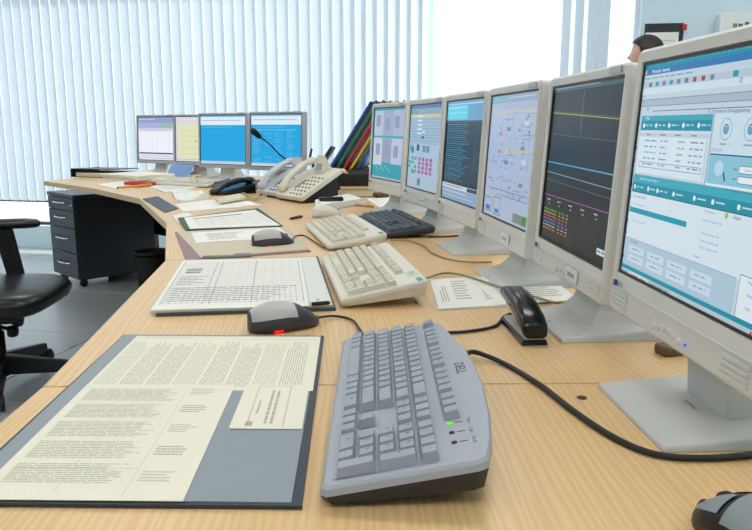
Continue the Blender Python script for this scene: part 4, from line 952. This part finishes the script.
M = Matrix.Rotation(math.radians(-35), 4, 'X'); b = MB(); b.box(-.10, .10, -.002, .002, 0, .10, bluef, bev=.0008, seg=1, M=M); b.build('cover', o); b = MB(); b.hexa([(-.105, -.01, 0), (-.09, -.01, 0), (-.09, .06, 0), (-.105, .06, 0)], [(-.105, .05, .085), (-.09, .05, .085), (-.09, .06, .085), (-.105, .06, .085)], paper); b.build('prop', o)
c = P(207, 178); o = thing('sticky_notes', 'pale yellow sticky note block in front of the plain cyan monitor', 'note block', (-1.06, 4.24, T), -.4); b = MB(); b.box(-.03, .03, -.03, .03, 0, .045, mat('sticky_yellow', (236, 220, 150), .8), bev=.001, seg=1); b.build('block', o)

# ------------------------------------------------------------------ drawer pedestal and waste bin
N0 = P(80, 289, -T); ped = thing('drawer_pedestal', 'black drawer pedestal on castors under the far desk', 'cabinet', (N0.x, N0.y, 0), math.radians(45))
ped_m = mat('black_laminate', (52, 55, 61), .35, var=.08); ped_f = ped_m
# local x: depth away from the front, local y: along the front
b = MB(); b.box(.016, .56, 0, .42, .055, .60, ped_m, bev=.002); b.build('body', ped)
b = MB(); b.box(-.004, .57, -.006, .426, .60, .625, ped_m, bev=.003); b.build('top', ped)
for k, (z0, z1) in enumerate(((.515, .596), (.40, .511), (.235, .396), (.06, .231))):
    b = MB(); b.box(-.002, .018, .003, .417, z0, z1, ped_f, bev=.002); d_ = b.build('drawer', ped)
    b = MB(); zc_ = (z0+z1)/2+.01; b.tube(spline([(.0, .13, zc_), (-.022, .15, zc_), (-.026, .21, zc_), (-.022, .27, zc_), (.0, .29, zc_)], 4), .0065, chrome, 8); b.build('handle', d_)
b = MB(); b.lathe([(.009, 0), (.009, .006), (.006, .008)], chrome, 12, Matrix.Translation((.0, .03, .555)) @ Matrix.Rotation(-math.pi/2, 4, 'Y')); b.build('lock', ped)
for x, y in ((.05, .05), (.05, .37), (.52, .05), (.52, .37)):
    b = MB(); b.lathe([(.008, -.012), (.026, -.010), (.026, .010), (.008, .012)], black, 16, Matrix.Translation((x, y, .026)) @ Matrix.Rotation(math.pi/2, 4, 'X')); b.box(x-.018, x+.018, y-.016, y+.016, .034, .056, black, bev=.003); b.build('castor', ped)
o = thing('waste_bin', 'black wire mesh waste bin beside the drawer pedestal', 'bin', (-1.40, 4.45, 0), 0); o.scale = (.8, .8, .92)
b = MB(); t = bmesh.new(); n = 28; bin_m = mat('black_wire', (20, 20, 22), .5, .4)
for i in range(n):
    a = 2*math.pi*i/n; b.tube([(.105*math.cos(a), .105*math.sin(a), .005), (.135*math.cos(a+.2), .135*math.sin(a+.2), .32)], .0016, bin_m, 4); b.tube([(.105*math.cos(a), .105*math.sin(a), .005), (.135*math.cos(a-.2), .135*math.sin(a-.2), .32)], .0016, bin_m, 4)
w_ = b.build('wire_mesh', o); w_['kind'] = 'stuff'
b = MB(); b.lathe([(.132, .312), (.139, .316), (.139, .328), (.132, .330), (.128, .322)], black, 28); b.build('rim', o)
b = MB(); b.lathe([(.107, 0), (.108, .012), (.10, .014)], black, 28); b.build('base', o)
b = MB(); b.lathe([(.103, .012), (.13, .30), (.126, .30), (.099, .016)], mat('bin_liner', (30, 31, 34), .6), 28); b.build('liner', o)

# ------------------------------------------------------------------ office chair
lea = mat('black_leather', (22, 23, 26), .32, var=.15, bump=.15, scale=120); fab = mat('chair_plastic', (20, 20, 22), .45, var=.1)
ch = thing('office_chair', 'black leather swivel armchair beside the desk', 'chair', (-1.575, 2.88, 0), math.radians(4))   # local x: forwards
def slab(prof, m, name, M=None, ex=.55):
    """stacked super-ellipse rings: (z, half length, half width, x offset)"""
    b = MB(); rings = []
    for z, a, w_, ox in prof:
        rings.append([(ox+a*math.copysign(abs(math.cos(t_))**ex, math.cos(t_)), w_*math.copysign(abs(math.sin(t_))**ex, math.sin(t_)), z) for t_ in [2*math.pi*i/32 for i in range(32)]])
    b.loft(rings, m, M=M); return b.build(name, ch)
slab([(.335, .20, .20, 0), (.342, .235, .245, .0), (.36, .262, .27, .005), (.39, .272, .28, .008), (.418, .262, .27, .005), (.432, .22, .23, 0), (.438, .12, .12, 0)], lea, 'seat')
slab([(.0, .10, .05, 0), (.01, .20, .065, 0), (.05, .215, .07, 0), (.085, .18, .055, 0), (.095, .1, .03, 0)], lea, 'backrest', Matrix.Translation((-.255, 0, .78)) @ Matrix.Rotation(math.radians(-98), 4, 'Y') @ Matrix.Rotation(math.pi, 4, 'Z') @ Matrix.Diagonal((1.25, 3.1, 1, 1)))
b = MB(); b.tube(spline([(-.08, 0, .32), (-.24, 0, .32), (-.34, 0, .42), (-.33, 0, .70)], 5), .022, fab, 8); b.build('back_bracket', ch)
for s_ in (-1, 1):
    b = MB(); b.hexa([(-.035, s_*.30-.02, .31), (.03, s_*.30-.02, .31), (.03, s_*.30+.02, .31), (-.035, s_*.30+.02, .31)], [(-.10, s_*.30-.018, .62), (-.02, s_*.30-.018, .62), (-.02, s_*.30+.018, .62), (-.10, s_*.30+.018, .62)], fab, bev=.008); b.box(-.04, .03, min(0, s_*.30)+.0, max(0, s_*.30), .312, .336, fab, bev=.005); ap = b.build('armrest_post', ch)
    b = MB(); rings = []
    for x, wd, h, dz in ((-.20, .02, .010, -.014), (-.185, .036, .015, -.010), (-.10, .044, .018, 0), (0, .046, .018, .004), (.09, .044, .018, .006), (.135, .034, .015, .006), (.15, .018, .009, .005)):
        rings.append([(x-.05, s_*.30+wd*math.cos(a), .638+dz+h*1.25*math.sin(a)) for a in [2*math.pi*i/14 for i in range(14)]])
    b.loft(rings, lea); b.build('armrest_pad', ch)
b = MB(); b.box(-.12, .12, -.09, .09, .285, .338, fab, bev=.012); b.build('tilt_mechanism', ch)
b = MB(); b.lathe([(.005, 0), (.028, .006), (.032, .02), (.028, .036), (.005, .042)], fab, 16, Matrix.Translation((.10, -.06, .300)) @ Matrix.Rotation(math.pi/2, 4, 'Y')); b.build('tension_knob', ch)
b = MB(); b.lathe([(.052, .05), (.052, .12), (.034, .13), (.034, .23), (.026, .235), (.026, .30)], fab, 20); b.build('gas_column', ch)
b = MB(); b.lathe([(.004, 0), (.024, .004), (.026, .02), (.022, .034), (.004, .038)], fab, 14, Matrix.Translation((.07, -.04, .245)) @ Matrix.Rotation(math.pi/2, 4, 'Y')); b.tube([(0, 0, .26), (.09, -.04, .25)], .008, fab, 6); b.build('height_lever', ch)
for k in range(5):
    a = math.radians(72*k+4); ca, sa = math.cos(a), math.sin(a); R_ = Matrix.Rotation(a, 4, 'Z')
    b = MB(); b.hexa([(.03, -.030, .052), (.31, -.018, .052), (.31, .018, .052), (.03, .030, .052)], [(.03, -.024, .135), (.31, -.014, .092), (.31, .014, .092), (.03, .024, .135)], fab, bev=.006, M=R_); l_ = b.build('base_leg', ch)
    b = MB(); 
    for s_ in (-1, 1): b.lathe([(.008, -.009), (.028, -.008), (.028, .008), (.008, .009)], fab, 16, R_ @ Matrix.Translation((.315, s_*.014, .029)) @ Matrix.Rotation(math.pi/2, 4, 'X'))
    b.box(.300, .330, -.022, .022, .040, .062, fab, bev=.004, M=R_); b.build('castor', l_)

# ------------------------------------------------------------------ wall things
def on_wall(px, py): u = u_of(px, py); d = ray(px, py); p = WP(u, 0, 0); t_ = p.y/d.y; return u, T+CAM_H+d.z*t_
ua, za = on_wall(645, 24); ub, zb_ = on_wall(684, 19); wb = ub-ua; ht = .42
o = thing('wall_planner', 'white wall planner with thick black header and frame', 'planner', WP((ua+ub)/2, 0, za-ht), -WA); M = Matrix.Rotation(math.pi, 4, 'Z')
b = MB(); b.box(-wb/2, wb/2, -.014, .0, 0, ht, mat('planner_black', (30, 36, 44), .5), bev=.002); b.build('frame', o)
b = MB(); b.box(-wb/2+.006, wb/2-.03, -.017, -.012, .02, ht-.062, paper); b.build('sheet', o)
b = MB()
for k in range(6): b.box(-wb/2+.02, wb/2-.05, -.0175, -.0165, .05+k*.05, .052+k*.05, ink)
b.build('ruled_lines', o)
b = MB(); b.box(wb/2-.012, wb/2+.02, -.03, 0, ht-.05, ht-.01, rd, bev=.005); b.build('red_tab', o)
ua, za = on_wall(716, 17); 
o = thing('wall_box', 'white wall-mounted box with green square emblem and grey knob', 'wall box', WP(ua+.22, 0, za-.34), -WA)
b = MB(); b.box(-.22, .24, -.12, 0, 0, .35, mat('white_box_paint', (228, 234, 234), .4), bev=.006); b.build('body', o)
g1, g2, g3 = mat('emblem_green', (90, 160, 70), .5), mat('emblem_yellow', (214, 206, 70), .5), mat('emblem_dark_green', (40, 110, 80), .5)
for x, z, m_ in ((-.12, .235, g2), (-.12, .265, g1), (-.09, .235, g1), (-.085, .262, g3), (-.05, .25, g1), (-.045, .272, g3)):
    b = MB(); b.box(x-.014, x+.014, -.122, -.118, z-.014, z+.014, m_); b.build('emblem_square', o)
b = MB(); b.lathe([(.028, 0), (.028, .012), (.02, .018)], mat('knob_grey', (96, 112, 124), .4), 18, Matrix.Translation((.03, -.119, .285)) @ Matrix.Rotation(math.pi/2, 4, 'X')); b.build('knob', o)
# ------------------------------------------------------------------ person behind the monitors
skin_m = mat('skin', (214, 168, 146), .5, var=.03); hair_m = mat('dark_brown_hair', (46, 32, 28), .55, var=.25, scale=60, bump=.3); shirt_m = mat('grey_blue_shirt', (96, 112, 136), .8, var=.05); trs = mat('dark_trousers', (40, 42, 50), .85, var=.05)
per = thing('person', 'person with dark brown hair standing behind the monitors before the pale wall', 'person', (1.80, 5.0, 0), math.radians(162)); per.scale = (.997, .997, .997)   # local x: the way the person faces
J = {'pelvis': ((0, 0, .90), .115), 'waist': ((.005, 0, 1.05), .105), 'chest': ((.0, 0, 1.22), .118), 'neckb': ((-.01, 0, 1.36), .062), 'neck': ((.0, 0, 1.42), .050), 'jaw': ((.022, 0, 1.475), .062), 'face': ((.018, 0, 1.535), .080), 'brow': ((.006, 0, 1.585), .082), 'crown': ((.0, 0, 1.625), .055), 'nose': ((.098, 0, 1.525), .013), 'nose2': ((.116, 0, 1.517), .009)}
Eg = [('pelvis', 'waist'), ('waist', 'chest'), ('chest', 'neckb'), ('neckb', 'neck'), ('neck', 'jaw'), ('jaw', 'face'), ('face', 'brow'), ('brow', 'crown'), ('face', 'nose'), ('nose', 'nose2')]
for s_, n_ in ((1, 'l'), (-1, 'r')):
    J.update({'sh'+n_: ((-.01, s_*.165, 1.325), .052), 'el'+n_: ((-.03, s_*.215, 1.06), .038), 'wr'+n_: ((.03, s_*.225, .835), .026), 'pa'+n_: ((.045, s_*.222, .775), .027),
              'hip'+n_: ((0, s_*.085, .84), .088), 'kn'+n_: ((.01, s_*.095, .47), .055), 'an'+n_: ((-.02, s_*.10, .085), .036), 'he'+n_: ((-.02, s_*.10, .045), .036), 'to'+n_: ((.12, s_*.115, .032), .028)})
    Eg += [('chest', 'sh'+n_), ('sh'+n_, 'el'+n_), ('el'+n_, 'wr'+n_), ('wr'+n_, 'pa'+n_), ('pelvis', 'hip'+n_), ('hip'+n_, 'kn'+n_), ('kn'+n_, 'an'+n_), ('an'+n_, 'he'+n_), ('he'+n_, 'to'+n_)]
    for k, (dx, dz, ln) in enumerate(((.030, -.01, .062), (.012, -.02, .078), (-.006, -.018, .074), (-.022, -.012, .058))):
        a, b_, c_ = 'f%d%s' % (k, n_), 'g%d%s' % (k, n_), 'h%d%s' % (k, n_)
        J[a] = ((.048+dx*.8, s_*.222, .760+dz*.3), .0095); J[b_] = ((.056+dx, s_*.218, .760-ln*.55), .0085); J[c_] = ((.050+dx, s_*.208, .760-ln), .007); Eg += [('pa'+n_, a), (a, b_), (b_, c_)]
    J['t1'+n_] = ((.078, s_*.212, .795), .010); J['t2'+n_] = ((.098, s_*.204, .762), .0085); Eg += [('wr'+n_, 't1'+n_), ('t1'+n_, 't2'+n_)]
def skin_obj(name, names, grow, m, root_v):
    names = list(names); ix = {n_: i for i, n_ in enumerate(names)}
    me = bpy.data.meshes.new(name); me.from_pydata([J[n_][0] for n_ in names], [(ix[a], ix[b_]) for a, b_ in Eg if a in ix and b_ in ix], [])
    me.materials.append(m); o = new_obj(name, me, per); o.modifiers.new('Skin', 'SKIN'); sv = me.skin_vertices[0].data
    for n_, i in ix.items(): r = (J[n_][1]+grow)*((.70 if n_[:2] in ('el', 'sh') else .84) if grow == 0 and n_[:2] in ('pe', 'wa', 'ch', 'sh', 'el', 'hi', 'kn') else 1); sv[i].radius = (r, r); sv[i].use_root = (n_ == root_v)
    for n_, k in (('chest', 1.25), ('waist', 1.15 if 'chest' in ix else .95), ('pelvis', 1.3 if 'chest' in ix else 1.15)):
        if n_ in ix:
            r = (J[n_][1]+grow)*(.84 if grow == 0 else 1); sv[ix[n_]].radius = (r*k, r*.85)
    o.modifiers['Skin'].use_smooth_shade = True; s_ = o.modifiers.new('Subdivision', 'SUBSURF'); s_.levels = 2; s_.render_levels = 2
    dg = bpy.context.evaluated_depsgraph_get(); dg.update(); em = bpy.data.meshes.new_from_object(o.evaluated_get(dg)); o.modifiers.clear(); o.data = em; em.name = name
    return o
body = skin_obj('body', J.keys(), 0, skin_m, 'pelvis')
skin_obj('shirt', ['pelvis', 'waist', 'chest', 'neckb', 'shl', 'shr', 'ell', 'elr', 'wrl', 'wrr'], .016, shirt_m, 'waist')
skin_obj('trousers', ['waist', 'pelvis', 'hipl', 'hipr', 'knl', 'knr', 'anl', 'anr'], .010, trs, 'pelvis')
for n_ in 'lr':
    b = MB(); c = Vector(J['he'+n_][0]); b.loft([[(c.x+x, c.y+wd*math.cos(a), .0+h*(.5+.5*math.sin(a))) for a in [2*math.pi*i/14 for i in range(14)]] for x, wd, h in ((-.055, .02, .05), (-.045, .036, .085), (0, .04, .10), (.06, .043, .075), (.13, .045, .055), (.165, .03, .045), (.175, .012, .03))], black); b.build('shoe', per)
def ell(name, c, r, m, parent, n=18):
    b = MB(); t = bmesh.new(); bmesh.ops.create_uvsphere(t, u_segments=n, v_segments=n//2+2, radius=1); bmesh.ops.transform(t, matrix=Matrix.Translation(c) @ Matrix.Diagonal((*r, 1)), verts=t.verts); b._fin(t, m, None, True); return b.build(name, parent)
# hair: a shell over crown, back and sides, with a small knot
b = MB(); t = bmesh.new(); bmesh.ops.create_uvsphere(t, u_segments=28, v_segments=18, radius=1)
for v in t.verts:
    x, y, z = v.co
    lift = 0 if x < .35 else (x-.35)*.9
    zz = z if x < .2 else max(z, -.1+lift*1.1)
    n_ = 1+.02*math.sin(9*math.atan2(y, z)+3*x)
    v.co = (-.005+x*.108*n_-(.018 if x > .5 and z < .5 else 0), y*.098*n_, 1.572+(zz*.096 if zz > 0 else zz*.105)*n_)
bmesh.ops.recalc_face_normals(t, faces=t.faces[:]); b._fin(t, hair_m, None, True); hr = b.build('hair', per)
ell('hair_knot', (-.125, 0, 1.555), (.038, .042, .036), hair_m, hr)
for s_ in (-1, 1):
    ell('eye', (.088, s_*.032, 1.545), (.010, .013, .009), mat('eye_white', (235, 232, 228), .3), per, 10); ell('iris', (.096, s_*.032, 1.545), (.004, .006, .006), hair_m, per, 8); ell('ear', (.0, s_*.092, 1.525), (.020, .012, .032), skin_m, per, 10)
ell('mouth', (.083, 0, 1.478), (.010, .022, .007), mat('lips', (180, 110, 104), .5), per, 12)
